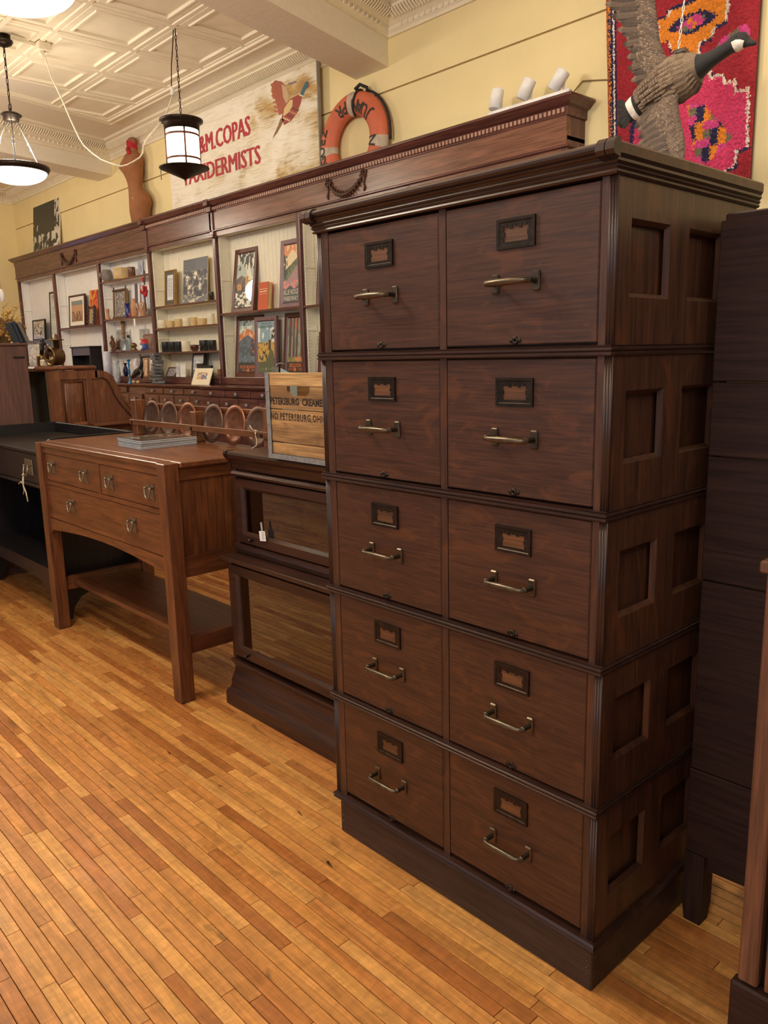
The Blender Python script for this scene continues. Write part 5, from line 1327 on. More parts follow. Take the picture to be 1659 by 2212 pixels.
# hanging cluster of red dried flowers with a dark stem
c = on(1, 2.46, ax(885), ay(440))
t = thing('dried_pepper_bunch', 'bunch of red and white dried peppers hanging on a dark stalk at the post', 'bunch', (c.x, 2.46, c.z - .2))
rnd = random.Random(9); st = MB()
st.tube([(c.x + .02, 2.462, on(1, 2.46, ax(870), ay(195)).z), (c.x + .03, 2.455, c.z + .06), (c.x - .01, 2.452, c.z - .08), (c.x + .005, 2.455, c.z - .2), (c.x - .004, 2.46, on(1, 2.46, ax(880), ay(900)).z)], [.004, .006, .009, .007, .005], 6)
obj('stalk', st, M_DKFR, t)
for i in range(12):
    x = c.x + rnd.uniform(-.05, .05); z = c.z + rnd.uniform(-.09, .07)
    obj('pepper', MB().lathe((x, 2.455 + rnd.uniform(-.02, .01), z), [(.001, -.035), (.012, -.02), (.016, 0), (.012, .012), (.002, .016)], 8), M_RED if i % 4 else M_CERW, t)
# bottom shelf of the bay
mb = MB(); c = on(1, 2.48, ax(380), ay(1420)); rnd = random.Random(11)
for q in range(11):
    p = Vector((c.x + rnd.uniform(-.1, .06), 2.485 + rnd.uniform(-.02, .03), z3 + .012)); pts = [p]; 
    for k in range(4): p = p + Vector((rnd.uniform(-.035, .045), rnd.uniform(-.01, .01), rnd.uniform(.01, .05))); pts.append(p)
    mb.tube(pts, [.012, .014, .011, .009, .003], 6)
mb.tube([(c.x - .12, 2.475, z3 + .014), (c.x - .04, 2.47, z3 + .010), (c.x + .10, 2.475, z3 + .014)], [.004, .010, .006], 6)
tag(obj('driftwood', mb, plain('driftwood', '#6a4a3c', .8, 0, .4, 30)), 'twisted piece of brown driftwood on the third shelf', 'driftwood')
p = on(1, 2.552, ax(512), ay(1090)); q_ = on(1, 2.475, ax(520), ay(1360))
tag(obj('wooden_peg', MB().lathe((p.x, 2.552, 0), [(.005, z3 + .001), (.010, z3 + .1), (.016, z3 + .2), (.022, z2 - .022), (.015, z2 - .019), (.001, z2 - .0185)], 12), W_CRATE), 'tapered pale wooden peg standing under the middle shelf', 'peg')
vessel('tin_can', 'plain grey metal can on the third shelf', 'can', ax(500), ax(612), ay(1370), ay(1535), 2.475, plain('grey_can', '#98a0a8', .35, .5), z3, [(1, 0), (1, .06), (.96, .08), (.96, .92), (1, .94), (1, 1), (.9, 1), (.9, .96), (0, .96)])
t = vessel('bottle', 'small clear bottle with black cap on the third shelf', 'bottle', ax(580), ax(646), ay(1290), ay(1525), 2.553, plain('pale_glass', '#b9c3cc', .1, 0, .1), z3, [(.9, 0), (1, .05), (1, .6), (.4, .78), (.36, .86), (0, .86)])
HB = max(v.co.z for v in t.children[0].data.vertices) * 1.12
obj('cap', MB().lathe((0, 0, 0), [(.014, HB * .84), (.014, HB), (.011, HB + .003), (0, HB + .003)], 12), M_BLACK, t, local=True)
t = vessel('oil_lamp', 'small oil lamp with tall glass chimney on the third shelf', 'lamp', ax(650), ax(765), ay(1430), ay(1545), 2.485, M_BRASS, z3, [(.9, 0), (1, .1), (.6, .25), (.55, .4), (.9, .6), (.8, .8), (.35, 1), (0, 1)])
hz = on(1, 2.485, ax(700), ay(1180)).z - z3
obj('chimney', MB().lathe((0, 0, 0), [(.018, .075), (.030, .14), (.024, .20), (.021, hz)], 18), M_PGLASS, t, local=True)
t = vessel('tea_tin', 'red and blue tin with white lettering band on the third shelf', 'tin', ax(822), ax(945), ay(1370), ay(1535), 2.475, plain('red_tin', '#c23038', .3), z3, [(1, 0), (1, 1), (.9, 1), (.9, .97), (0, .97)], None)
RT = max(v.co.x for v in t.children[0].data.vertices)
obj('blue_band', MB().lathe((0, 0, 0), [(RT - .001, .0), (RT + .0006, .003), (RT + .0006, .062), (RT - .001, .063)], 24), plain('blue_tin', '#2d4486', .3), t, local=True)
obj('white_panel', MB().box(-.020, .020, -RT - .002, -RT + .006, .015, .047).box(-.018, .014, -RT - .002, -RT + .005, .082, .098), M_PAPER, t, local=True)
framed('framed_print', 'small brown square frame behind the red and blue tin', 'picture', (ax(848), ay(1280)), (ax(1008), ay(1520)), 2.54, .016, plain('mauve_frame', '#8a665f', .5), lambda u, v: '#8b6a66', 8, 8, lean=.06, zb=z3)
a = on(1, 2.452, ax(698), ay(1015)); b = on(1, 2.452, ax(735), ay(1135))
tag(obj('price_tag', MB().box(a.x, b.x, 2.451, 2.4525, b.z, a.z), M_PAPER), 'white paper tag hanging from the middle shelf edge', 'tag')
for i, (x0, x1, y0) in enumerate(((385, 500, 1205), (530, 640, 1200), (780, 960, 1195))):
    framed('card', ('white card with thin ink drawing behind the driftwood', 'blank white card behind the small bottle', 'white card with thin drawing behind the brown frame')[i], 'card', (ax(x0), ay(y0)), (ax(x1), ay(1500)), 2.562, 0, M_PAPER, (lambda s: lambda u, v: '#8a8a92' if (abs(u - .5) < .03 and .1 < v < .7) or (abs(v - .35) < .03 and .3 < u < .7 and s != 1) else '#f2f2f0')(i), 24, 24, depth=.004, lean=.03, zb=z3)
# counter level
zcn = ZCOUNT + .0005
vessel('paper_roll', 'tall silvery white paper roll standing on the far counter', 'roll', ax(188), ax(320), ay(1575), ay(2010), 2.36, plain('silver_paper', '#c4c6d2', .3, 0, .1), zcn, [(1, 0), (1, 1), (.85, 1), (.85, .9), (0, .9)])
vessel('glass_pitcher', 'clear glass pitcher on the far counter beside the paper roll', 'pitcher', ax(350), ax(470), ay(1730), ay(2020), 2.32, plain('clear_glass', '#b6bcc6', .08, 0, .25, 20), zcn, [(.7, 0), (.8, .1), (1, .4), (.8, .7), (.7, .85), (.85, 1), (.8, 1), (.6, .8), (0, .75)], None, True)
zl = ZPL + .0005
vessel('vase', 'small round navy vase with flared lip on the ledge', 'vase', ax(518), ax(608), ay(1770), ay(1945), 2.455, plain('navy_glaze', '#1c2258', .12), zl, [(.55, 0), (.9, .2), (1, .4), (.7, .65), (.38, .78), (.5, .92), (.85, 1), (.7, 1), (.3, .8), (0, .7)])
vessel('candlestick', 'bright blue glass candlestick on the far counter', 'candlestick', ax(580), ax(668), ay(1710), ay(2052), 2.235, M_BLUET, zcn, [(1, 0), (.95, .03), (.4, .08), (.25, .3), (.42, .5), (.25, .62), (.4, .8), (.28, .88), (.8, .97), (.85, 1), (.5, 1), (0, .96)])
vessel('lace_sculpture', 'white openwork ornament behind the blue candlestick', 'ornament', ax(692), ax(800), ay(1690), ay(1900), 2.45, plain('white_lace', '#d9d4d8', .7, 0, .4, 60), zl, [(.8, 0), (1, .2), (.8, .5), (.95, .7), (.6, .9), (.3, 1), (0, 1)], None, False, 9)
mb = MB(); P = lambda x, y, Y=2.30: on(1, Y, ax(x), ay(y))
mb.tube([P(800, 1620), P(828, 1690), P(835, 1800), P(815, 1880), P(760, 1925), P(700, 1985), P(672, 2020)], [.006, .014, .018, .026, .034, .024, .014], 10)
mb.tube([P(828, 1680), P(870, 1660), P(960, 1660), P(985, 1664)], [.012, .014, .012, .008], 8)
mb.tube([P(820, 1880), P(850, 1950), P(840, 2030)], [.022, .016, .012], 8)
cat_ = obj('arched_animal', mb, plain('dark_bronze_cast', '#43403f', .35, .5), None)
tag(cat_, 'dark arched long-tailed animal sculpture on the far counter', 'sculpture')
framed('framed_print', 'small tan framed print behind the dark animal sculpture', 'picture', (ax(838), ay(1690)), (ax(935), ay(1960)), 2.452, .012, M_TERRA, pic_cards(41, '#e3cdb0', '#b98f6e'), 16, 24, lean=.08, zb=zl)
framed('card', 'white printed sheets standing left of the crystal tower', 'card', (ax(945), ay(1690)), (ax(1060), ay(1965)), 2.447, 0, M_PAPER, pic_cards(42, '#dedad6', '#a59c9c'), 20, 30, depth=.006, lean=.08, zb=zl)
for i, (x, y) in enumerate(((697, 1995), (768, 1965))):
    p = P(x, y, 2.24)
    tag(obj('round_knob', MB().lathe((p.x, 2.24, zcn), [(.0, 0), (.012, .002), (.02, .016), (.015, .03), (0, .034)], 12), M_CERY), ('left pale wooden ball', 'right pale wooden ball')[i] + ' at the foot of the dark animal sculpture', 'ball')

# left section, second and first bays --------------------------------------------
def fx(x): return x * .12658
def fy(y): return 580 + y * .12658
def pic_dusk(u, v):
    if v > .5 and nz_(u * 2.5, v * .5, 9, 43) > .12 + (.9 - v) * .3: return '#3a3232'
    return '#7b8a94' if v < .2 else ('#c99a78' if v < .6 else '#b7825e')
framed('framed_print', 'sunset picture with wide white mount in a dark brown frame', 'picture', (fx(1130), fy(470)), (fx(1452), fy(1018)), 2.50, .022, M_DKFR, pic_dusk, 36, 48, lean=.07, zb=1.8625, mat_w=.045)
def pic_tin(u, v):
    n = nz_(u, v, 5, 44); return '#e2622c' if n > .1 else ('#b9332a' if n > -.25 else '#e59a3a')
t, w, h = framed('tin_sign', 'red and orange painted tin sign behind the carved frame', 'sign', (fx(1497), fy(378)), (fx(1690), fy(1000)), 2.553, 0, plain('red_tin_edge', '#8f2a22', .5), pic_tin, 30, 60, depth=.008, lean=.04, zb=1.8625)
words(t, 'HI', -.03, h - .09, .08, plain('yellow_paint', '#f0b43a', .6), .8, y=.0034)
t, w, h = framed('carved_frame', 'small dark carved frame with narrow gold mirror on the second bay shelf', 'frame', (fx(1470), fy(655)), (fx(1602), fy(1002)), 2.476, .024, M_DKFR, lambda u, v: '#c59a4c' if u < .3 else '#8f8a8a', 8, 16, lean=.12, zb=1.8625)
kn = MB()
for sx in (-1, 1):
    for z in (.0, .2, .4, .6, .8, 1.0): kn.lathe((sx * w / 2, 0, z * h), [(.0, -.016), (.014, -.008), (.016, .004), (.0, .018)], 6, 'Z')
obj('carved_knobs', kn, M_DKFR, t, local=True)
def black_cubby():
    Y = 2.30; X1, X0 = on(1, Y, 197, 790).x, on(1, Y, 158, 795).x; zt_ = on(1, Y, 180, 748).z; D_ = .135
    t = thing('black_cubby', 'open-fronted small black wooden cabinet on the far counter', 'cabinet', ((X0 + X1) / 2, Y + D_ / 2, ZCOUNT))
    t.rotation_euler = (0, 0, 0)
    z0 = ZCOUNT + .0005
    obj('top_board', MB().box(X0 - .012, X1 + .014, Y - .014, Y + D_, zt_ - .016, zt_, .003), W_BLK['X'], t)
    for xs in (X0, X1 - .014): obj('side_board', MB().box(xs, xs + .014, Y, Y + D_, z0, zt_ - .016), W_BLK['Z'], t)
    obj('back_board', MB().box(X0 + .014, X1 - .014, Y + D_ - .012, Y + D_ - .002, z0, zt_ - .016), W_BLK['X'], t)
    obj('upper_panel', MB().box(X0 + .014, X1 - .014, Y + .004, Y + .016, zt_ - .10, zt_ - .016), plain('brown_panel', '#4b4143', .4), t)
    obj('bottom_board', MB().box(X0 + .014, X1 - .014, Y, Y + D_ - .012, z0, z0 + .014).box(X0, X1, Y - .004, Y, z0 + .004, z0 + .03), W_BLK['X'], t)
black_cubby()
def pic_doc(u, v):
    k = int(v * 5.0); f = v * 5.0 - k
    if f < .1: return '#c4cac4'
    if k in (0, 1, 2) and .2 < u < .7 and .2 < f < .8 and nz_(u, v, 9, 45) > .02: return '#9aa2a2'
    return '#b8bfb8' if (int(v * 70) % 3 == 0 and .25 < u < .85 and f > .35) else '#d8ddd6'
framed('framed_document', 'tall black-framed document with rows of small engravings', 'picture', (fx(785), fy(405)), (fx(985), fy(1195)), 2.505, .020, M_BKFR, pic_doc, 30, 70, lean=.06, zb=1.7455)
def pic_etch(u, v):
    d = ((u - .5) / .32) ** 2 + ((v - .5) / .36) ** 2
    if d < 1: return '#6c6660' if nz_(u, v, 9, 46) > .12 else '#e6e0d2'
    return '#a89a88' if nz_(u, v, 13, 47) > .05 and d < 2.2 else '#d9cfbc'
framed('framed_print', 'small square black-framed etching with an oval picture', 'picture', (fx(525), fy(885)), (fx(765), fy(1200)), 2.47, .018, M_BKFR, pic_etch, 36, 40, lean=.07, zb=1.7455)
mb = MB(); rnd = random.Random(21); c = on(1, 2.42, fx(630), fy(1390))
nx_, ny_ = 12, 9; pts = [[(c.x + (i / (nx_ - 1) - .5) * .5, 2.44 - .05 * rnd.random() - .03 * sin(j * .5), ZCOUNT + .16 + (j / (ny_ - 1)) * .30) for i in range(nx_)] for j in range(ny_)]
vs = [p for r in pts for p in r] + [(p[0], p[1] + .03, p[2]) for r in pts for p in r]; o_ = nx_ * ny_; fs = []
for j in range(ny_ - 1):
    for i in range(nx_ - 1):
        a = j * nx_ + i; fs += [(a, a + 1, a + nx_ + 1, a + nx_), (o_ + a, o_ + a + nx_, o_ + a + nx_ + 1, o_ + a + 1)]
edge = [i for i in range(nx_)] + [j * nx_ + nx_ - 1 for j in range(1, ny_)] + [(ny_ - 1) * nx_ + i for i in range(nx_ - 2, -1, -1)] + [j * nx_ for j in range(ny_ - 2, 0, -1)]
for a, b in zip(edge, edge[1:] + edge[:1]): fs.append((a, o_ + a, o_ + b, b))
mb.add(vs, fs); 
x0, x1 = c.x - .27, c.x + .3
tag(obj('brown_box', MB().box(x0, x1, 2.25, 2.46, ZCOUNT + .0005, ZCOUNT + .16, .004), W_RED['X']), 'low reddish brown wooden box behind the brass lamp on the far counter', 'box')
tag(obj('plastic_wrap', mb, plain('clear_plastic', '#cfcac2', .2, 0, .2)), 'crumpled clear plastic sheet over the brown box below the etching', 'plastic')

# brass headlamp and burner on the roll-top desk
zr = 1.4365
c = on(1, .92, 122, 770)
t = thing('brass_headlamp', 'round brass bicycle headlamp with glass face standing on the roll-top desk', 'lamp', (c.x, .92, zr))
R_ = .066; zc_ = zr + R_ + .004
m = MB().lathe((0, 0, 0), [(.0, .05), (.03, .045), (R_ * .9, .03), (R_, .0), (R_, -.05), (R_ + .004, -.054), (R_ + .004, -.066), (R_ * .86, -.066), (R_ * .84, -.03), (.0, .01)], 28, 'Y')
RM = Matrix.Translation((c.x + .02, .92, zc_)) @ Matrix.Rotation(.15, 4, 'Z'); m.v = [RM @ v for v in m.v]
obj('lamp_bowl', m, M_BRASS, t)
m = MB().lathe((0, 0, 0), [(.0, -.062), (R_ * .86, -.060)], 24, 'Y'); m.v = [RM @ v for v in m.v]
obj('lens', m, M_PGLASS, t)
obj('chimney_cap', MB().lathe((c.x + .02, .92, 0), [(.022, zc_ + R_ - .01), (.022, zc_ + R_ + .05), (.055, zc_ + R_ + .052), (.055, zc_ + R_ + .058), (.02, zc_ + R_ + .062), (.018, zc_ + R_ + .09), (.0, zc_ + R_ + .10)], 18), M_BRASS, t)
obj('carrying_strap', MB().tube([(c.x - .07, .89, zr + .012), (c.x - .02, .86, zr + .07), (c.x + .0, .85, zr + .15)], .011, 8), M_DKFR, t)
c2 = on(1, .88, 94, 772)
t = thing('brass_burner', 'small brass carbide burner lying beside the headlamp on the roll-top desk', 'burner', (c2.x, .88, zr))
obj('tank', MB().lathe((c2.x - .04, .88, 0), [(.036, zr + .0005), (.036, zr + .075), (.03, zr + .085), (.012, zr + .09), (.012, zr + .11), (0, zr + .11)], 18), M_BRASS, t)
obj('burner_tube', MB().tube([(c2.x - .03, .88, zr + .09), (c2.x + .0, .88, zr + .17), (c2.x + .02, .875, zr + .2)], .016, 10).box(c2.x - .015, c2.x + .04, .86, .90, zr + .12, zr + .18, .008), M_BLACK, t)
obj('bracket', MB().box(c2.x - .02, c2.x + .055, .855, .905, zr + .0005, zr + .05, .006), M_CERW, t)

# dried flowers and books on the tall cabinet --------------------------------------
zt_ = 1.6005; c = on(0, -4.36, 14, 700)
t = thing('dried_flowers', 'spray of brown and yellow dried flowers and grasses on the tall cabinet', 'flowers', (-4.2, c.y, zt_))
rnd = random.Random(31); stem = MB(); M_DRY = plain('dry_stem', '#8a6a3c', .9, 0, .3); M_DRYB = plain('dry_brown', '#6b4c34', .9, 0, .3); M_DRYY = plain('dry_yellow', '#c79a4a', .9, 0, .25)
base = Vector((-4.36, c.y - .02, zt_))
tips = []
for i in range(120):
    th = rnd.uniform(0, 2 * pi); sp = rnd.uniform(.01, .13); hh = rnd.uniform(.03, .17) if i % 9 else rnd.uniform(.18, .26)
    tip = base + Vector((sp * cos(th) * .7, sp * sin(th) + .02, hh))
    mid = base.lerp(tip, .5) + Vector((0, 0, .03))
    stem.tube([base + Vector((cos(th) * .02, sin(th) * .02, .002)), mid, tip], [.0026, .002, .0012], 4); tips.append(tip)
obj('stems', stem, M_DRY, t, kind='stuff')
for i, tip in enumerate(tips[:64]):
    r = rnd.uniform(.008, .020); m = MB(); rr = rnd.Random if False else rnd
    m.lathe(tip, [(.0, -r), (r * .8, -r * .6), (r, 0), (r * .7, r * .6), (0, r)], 7)
    m.v = [v + Vector((rnd.uniform(-1, 1), rnd.uniform(-1, 1), rnd.uniform(-1, 1))) * r * .25 for v in m.v]
    obj('flower_head', m, M_DRYB if i % 3 else M_DRYY, t)
fr = MB()
for i, tip in enumerate(tips[64:]):
    for k in range(7): fr.tube([tip, tip + Vector((rnd.uniform(-.03, .03), rnd.uniform(-.05, .06), rnd.uniform(0, .06)))], [.0016, .0006], 3)
obj('grass_plumes', fr, M_DRYY, t, kind='stuff')
for i, (y, lab, cc, ang) in enumerate(((on(0, -4.08, 40, 738).y, 'black-covered book leaning on the tall cabinet beside the dried flowers', '#22303c', .32), (on(0, -4.08, 40, 738).y + .04, 'grey-covered book leaning next to the black one on the tall cabinet', '#6d655f', .36))):
    t = thing('book', lab, 'book', (-4.08, y, zt_ + .003), rot=(ang, 0, 0))
    obj('cover', MB().box(-.07, .07, -.013, -.010, .004, .145).box(-.07, .07, .010, .013, .004, .145).box(.067, .07, -.013, .013, .004, .145), plain('book_cloth_%d' % i, cc, .7), t, local=True)
    obj('pages', MB().box(-.067, .066, -.010, .010, .006, .142), M_CERY, t, local=True)
c = on(0, -4.3, 4, 638)
t = thing('glass_ornament', 'small white oval ornament hanging at the left edge before the window', 'ornament', (-4.3, c.y, c.z - .05))
obj('oval', MB().lathe((-4.3, c.y, c.z), [(.0, -.05), (.012, -.04), (.018, 0), (.011, .035), (.0, .045)], 14), M_WHITE, t)
obj('wire', MB().tube([(-4.3, c.y, c.z + .045), (-4.3, c.y - .003, c.z + .10), (-4.3, c.y - .1, zt_ + .30), (-4.3, c.y - .12, zt_ + .001)], .0016, 4), M_BRASS, t)
# ---------------------------------------------------------------- things standing on the shelving top
ZT = ZTB + .0005
# black and white photograph board
def pic_street(u, v):
    n = nz_(u * 1.4, v * .8, 9, 51) + .5 * nz_(u, v, 22, 52)
    if v < .45: return '#cfc8b8' if (u > .82 and n > -.1) or (n > .62 and v > .2) else '#33332f'
    if v > .9: return '#8a867a' if n > -.2 else '#d8d2c2'
    if u > .72 and n > -.12: return '#d8d2c2'
    return '#d2ccbc' if n > .22 else ('#77746a' if n > .02 else '#2c2c29')
framed('photograph_board', 'tall dark old street photograph leaning on the far end of the shelving top', 'photograph', (57, 447), (121, 512), 2.535, 0, M_CERW, pic_street, 56, 84, depth=.02, lean=.10, zb=ZT)

# wicker dress form
def dress_form():
    Y = 2.545
    rows = [(304, 331, 472, 0), (300, 336, 456, .05), (284, 337, 440, .1), (283.5, 332, 425, .1), (282.5, 316, 408, .0), (281, 314.5, 398, .0), (277, 316, 386, 0), (271, 318, 374, 0), (262.5, 319, 364, .05), (265, 319.5, 354, .05), (270, 317, 345, 0), (275, 312, 336, 0), (281, 306, 330, 0), (282, 302, 322, 0), (280, 302, 312, 0), (279.5, 301, 305, 0), (283, 298, 300, 0), (288, 294, 298.3, 0)]
    rows[0] = (287, 326, 474, 0); rows[1] = (285, 333, 458, 0)
    secs = []; n = 24; zb0 = ZT
    for i, (xl, xr, y, k) in enumerate(rows):
        A, B = on(1, Y, xl, y), on(1, Y, xr, y); r = (B.x - A.x) / 2; c = (A + B) / 2
        z = c.z if i else ZT + .001
        half = (xr - xl) / 2 * (c - CAM).dot(fwd) / FPX; cy_ = abs((A - B).normalized().dot(rgt)); sy_ = sqrt(1 - cy_ * cy_)
        r = half / sqrt(cy_ ** 2 + (.72 * sy_) ** 2); ry = .72 * r
        if z < 2.80 and ry > .056: ry = .056; r = sqrt(max(half ** 2 - (ry * sy_) ** 2, 0)) / cy_
        secs.append([Vector((c.x + r * cos(th), (Y if z < 2.80 else Y - .03) + ry * sin(th), z)) for th in [2 * pi * q / n for q in range(n)]])
    base = secs[0][0]
    cx = sum(v.x for v in secs[0]) / n
    t = thing('dress_form', 'wicker dress form with red scarf at its neck standing on the shelving top', 'mannequin', (cx, Y, ZT))
    m, nn, l, b_ = new_mat('woven_wicker'); b_.inputs['Roughness'].default_value = .55
    tc = nn.new('ShaderNodeTexCoord'); w1 = nn.new('ShaderNodeTexWave'); w1.bands_direction = 'Z'; w1.inputs['Scale'].default_value = 38; w1.inputs['Distortion'].default_value = 1.5
    nz = nn.new('ShaderNodeTexNoise'); nz.inputs['Scale'].default_value = 9
    l.new(tc.outputs['Object'], w1.inputs['Vector']); l.new(tc.outputs['Object'], nz.inputs['Vector'])
    cr = nn.new('ShaderNodeValToRGB'); cr.color_ramp.elements[0].color = lin('#7d4a2c') + [1]; cr.color_ramp.elements[1].color = lin('#a96f45') + [1]
    mx = nn.new('ShaderNodeMath'); mx.operation = 'MULTIPLY_ADD'; mx.inputs[1].default_value = .5; l.new(w1.outputs['Fac'], mx.inputs[0]); l.new(nz.outputs['Fac'], mx.inputs[2])
    l.new(mx.outputs[0], cr.inputs['Fac']); l.new(cr.outputs['Color'], b_.inputs['Base Color'])
    bp = nn.new('ShaderNodeBump'); bp.inputs['Strength'].default_value = .5; bp.inputs['Distance'].default_value = .006; l.new(w1.outputs['Fac'], bp.inputs['Height']); l.new(bp.outputs['Normal'], b_.inputs['Normal'])
    body = MB().loft(secs); obj('torso', body, m, t)
    # bust on the side turned to the left
    c = on(1, Y - .05, 272, 363)
    obj('bust', MB().lathe((c.x + .02, Y - .05, c.z), [(.001, -.065), (.035, -.045), (.046, 0), (.035, .045), (.001, .07)], 16), m, t)
    g = on(1, Y - .06, 299, 460)
    obj('leg_groove', MB().tube([(g.x, Y - .058, ZT + .004), (g.x - .004, Y - .060, g.z + .02), (g.x + .004, Y - .058, g.z + .05)], .007, 6), plain('groove_wicker', '#5a3320', .7), t)
    p = on(1, Y - .09, 293, 429)
    obj('pale_spot', MB().lathe((p.x, Y - .118, p.z), [(.001, -.014), (.012, 0), (.001, .014)], 8), M_CERW, t)
    s = MB(); q0 = on(1, Y, 291, 316)
    for k in range(4):
        zc_ = q0.z + .030 - .020 * k
        s.tube([(q0.x + (.044 + .003 * k) * cos(th), Y - .03 + .036 * sin(th), zc_ + .008 * sin(2 * th + k)) for th in [2 * pi * j / 20 for j in range(20)]], .015, 7, closed=True)
    tl = on(1, Y - .1, 277, 337)
    s.loft([[Vector(v) for v in ((q0.x - .03, Y - .085, q0.z - .03), (q0.x + .01, Y - .085, q0.z - .02), (q0.x + .01, Y - .075, q0.z - .02), (q0.x - .03, Y - .075, q0.z - .03))],
            [Vector(v) for v in ((tl.x - .02, Y - .10, tl.z + .02), (tl.x + .03, Y - .10, tl.z + .03), (tl.x + .03, Y - .085, tl.z + .03), (tl.x - .02, Y - .085, tl.z + .02))],
            [Vector(v) for v in ((tl.x - .035, Y - .095, tl.z - .02), (tl.x + .0, Y - .10, tl.z - .035), (tl.x + .0, Y - .09, tl.z - .035), (tl.x - .035, Y - .085, tl.z - .02))]])
    obj('scarf', s, M_RED, t)
dress_form()

# painted plywood sign
def sign():
    Y = 2.555; xl, xr = on(1, Y, 362, 300).x, on(1, Y, 687, 240).x; zt = on(1, Y, 687, 128).z
    t = thing('painted_sign', 'large weathered white plywood sign with red lettering and a flying pheasant', 'sign', ((xl + xr) / 2, Y, ZT)); t.rotation_euler = (0, 0, 0)
    m, n, l, b = new_mat('weathered_sign_paint'); b.inputs['Roughness'].default_value = .7
    tc = n.new('ShaderNodeTexCoord'); ob = tc.outputs['Object']
    def noise_(sx, sz, det, dist, lo, hi):
        mp = n.new('ShaderNodeMapping'); mp.inputs['Scale'].default_value = (sx, 1, sz); l.new(ob, mp.inputs['Vector'])
        t_ = n.new('ShaderNodeTexNoise'); t_.inputs['Scale'].default_value = 1; t_.inputs['Detail'].default_value = det; t_.inputs['Distortion'].default_value = dist; l.new(mp.outputs[0], t_.inputs['Vector'])
        r = n.new('ShaderNodeMapRange'); r.inputs[1].default_value = lo; r.inputs[2].default_value = hi; l.new(t_.outputs['Fac'], r.inputs[0]); return r.outputs[0]
    sp = n.new('ShaderNodeSeparateXYZ'); l.new(ob, sp.inputs[0])
    gx = n.new('ShaderNodeMapRange'); gx.inputs[1].default_value = -.3; gx.inputs[2].default_value = 1.0; gx.inputs[3].default_value = -.10; gx.inputs[4].default_value = .10; l.new(sp.outputs[0], gx.inputs[0])
    gz = n.new('ShaderNodeMapRange'); gz.inputs[1].default_value = 0; gz.inputs[2].default_value = .8; gz.inputs[3].default_value = .08; gz.inputs[4].default_value = -.06; l.new(sp.outputs[2], gz.inputs[0])
    base = noise_(2.6, 3.4, 5, .6, 0, 1)
    s1 = n.new('ShaderNodeMath'); s1.operation = 'ADD'; l.new(base, s1.inputs[0]); l.new(gx.outputs[0], s1.inputs[1])
    s2 = n.new('ShaderNodeMath'); s2.operation = 'ADD'; l.new(s1.outputs[0], s2.inputs[0]); l.new(gz.outputs[0], s2.inputs[1])
    cr = n.new('ShaderNodeValToRGB'); e = cr.color_ramp.elements
    e[0].position = .40; e[0].color = lin('#efe8d8') + [1]; e[1].position = .76; e[1].color = lin('#a8783e') + [1]
    for p, c in ((.52, '#e6dcc4'), (.60, '#d2bb90'), (.66, '#c4a066')): q = e.new(p); q.color = lin(c) + [1]
    l.new(s2.outputs[0], cr.inputs['Fac'])
    gr = noise_(3, 46, 4, 2.2, .50, .60)
    gm = n.new('ShaderNodeMath'); gm.operation = 'MULTIPLY'
    wr = n.new('ShaderNodeMapRange'); wr.inputs[1].default_value = .45; wr.inputs[2].default_value = .62; wr.inputs[3].default_value = .18; wr.inputs[4].default_value = .75; l.new(s2.outputs[0], wr.inputs[0])
    l.new(gr, gm.inputs[0]); l.new(wr.outputs[0], gm.inputs[1])
    mx = n.new('ShaderNodeMix'); mx.data_type = 'RGBA'; l.new(gm.outputs[0], mx.inputs[0]); l.new(cr.outputs['Color'], mx.inputs[6]); mx.inputs[7].default_value = lin('#9a7c50') + [1]
    l.new(mx.outputs[2], b.inputs['Base Color'])
    w = xr - xl; h = zt - ZT; cx = (xl + xr) / 2
    obj('board', MB().box(-w / 2, w / 2, 0, .016, 0, h, .002), m, t, local=True)
    red = plain('faded_red_paint', '#b0303c', .6, 0, .15, 14)
    def line(txt, px0, py0, px1, py1, hpx):
        A, B = on(1, Y, px0, py0), on(1, Y, px1, py1)
        o = lettering(t, txt, .2, Matrix.Identity(4), red, align='LEFT')
        me = o.data; xs = [v.co.x for v in me.vertices]; ys = [v.co.y for v in me.vertices]
        x0, x1, y0, y1 = min(xs), max(xs), min(ys), max(ys)
        H_ = on(1, Y, px1, py1 - hpx).z - B.z
        for v in me.vertices:
            f = (v.co.x - x0) / (x1 - x0); zz = (v.co.y - y0) / (y1 - y0)
            v.co = Vector((A.x + (B.x - A.x) * f - cx, -.0012, A.z + (B.z - A.z) * f + zz * H_ - ZT))
        bm = bmesh.new()
        for k in (-1.5, -.5, .5, 1.5):
            m2 = me.copy(); m2.transform(Matrix.Translation((k * .006, -.0003 * k, .0)))
            bm.from_mesh(m2); bpy.data.meshes.remove(m2)
        bm.to_mesh(me); bm.free()
    line('&M.COPAS', 432, 334, 541, 291, 43)
    line('TAXIDERMISTS', 396, 403, 563, 353, 41)
    # the pheasant, flat paint
    S = lambda x, y: on(1, Y, 350 + x * .211, 110 + y * .211)
    bird = MB(); bird.col = []
    def patch(c, pts, d=.0010):
        bird.cc = tuple(lin(c)); q = [S(*p) for p in pts]
        bird.add([(p.x - cx, -d, p.z - ZT) for p in q], [tuple(range(len(q)))])
    patch('#a8604a', [(1130, 330), (1160, 300), (1230, 315), (1275, 370), (1290, 450), (1260, 560), (1235, 640), (1200, 660), (1180, 570), (1150, 480), (1115, 460), (1140, 440), (1112, 410), (1140, 390), (1115, 360)], .0008)
    patch('#c9a884', [(1225, 340), (1275, 370), (1300, 460), (1270, 540), (1240, 470)], .0011)
    patch('#9c4a40', [(1240, 590), (1300, 500), (1390, 450), (1440, 450), (1420, 540), (1380, 640), (1320, 720), (1250, 760), (1225, 690)], .0009)
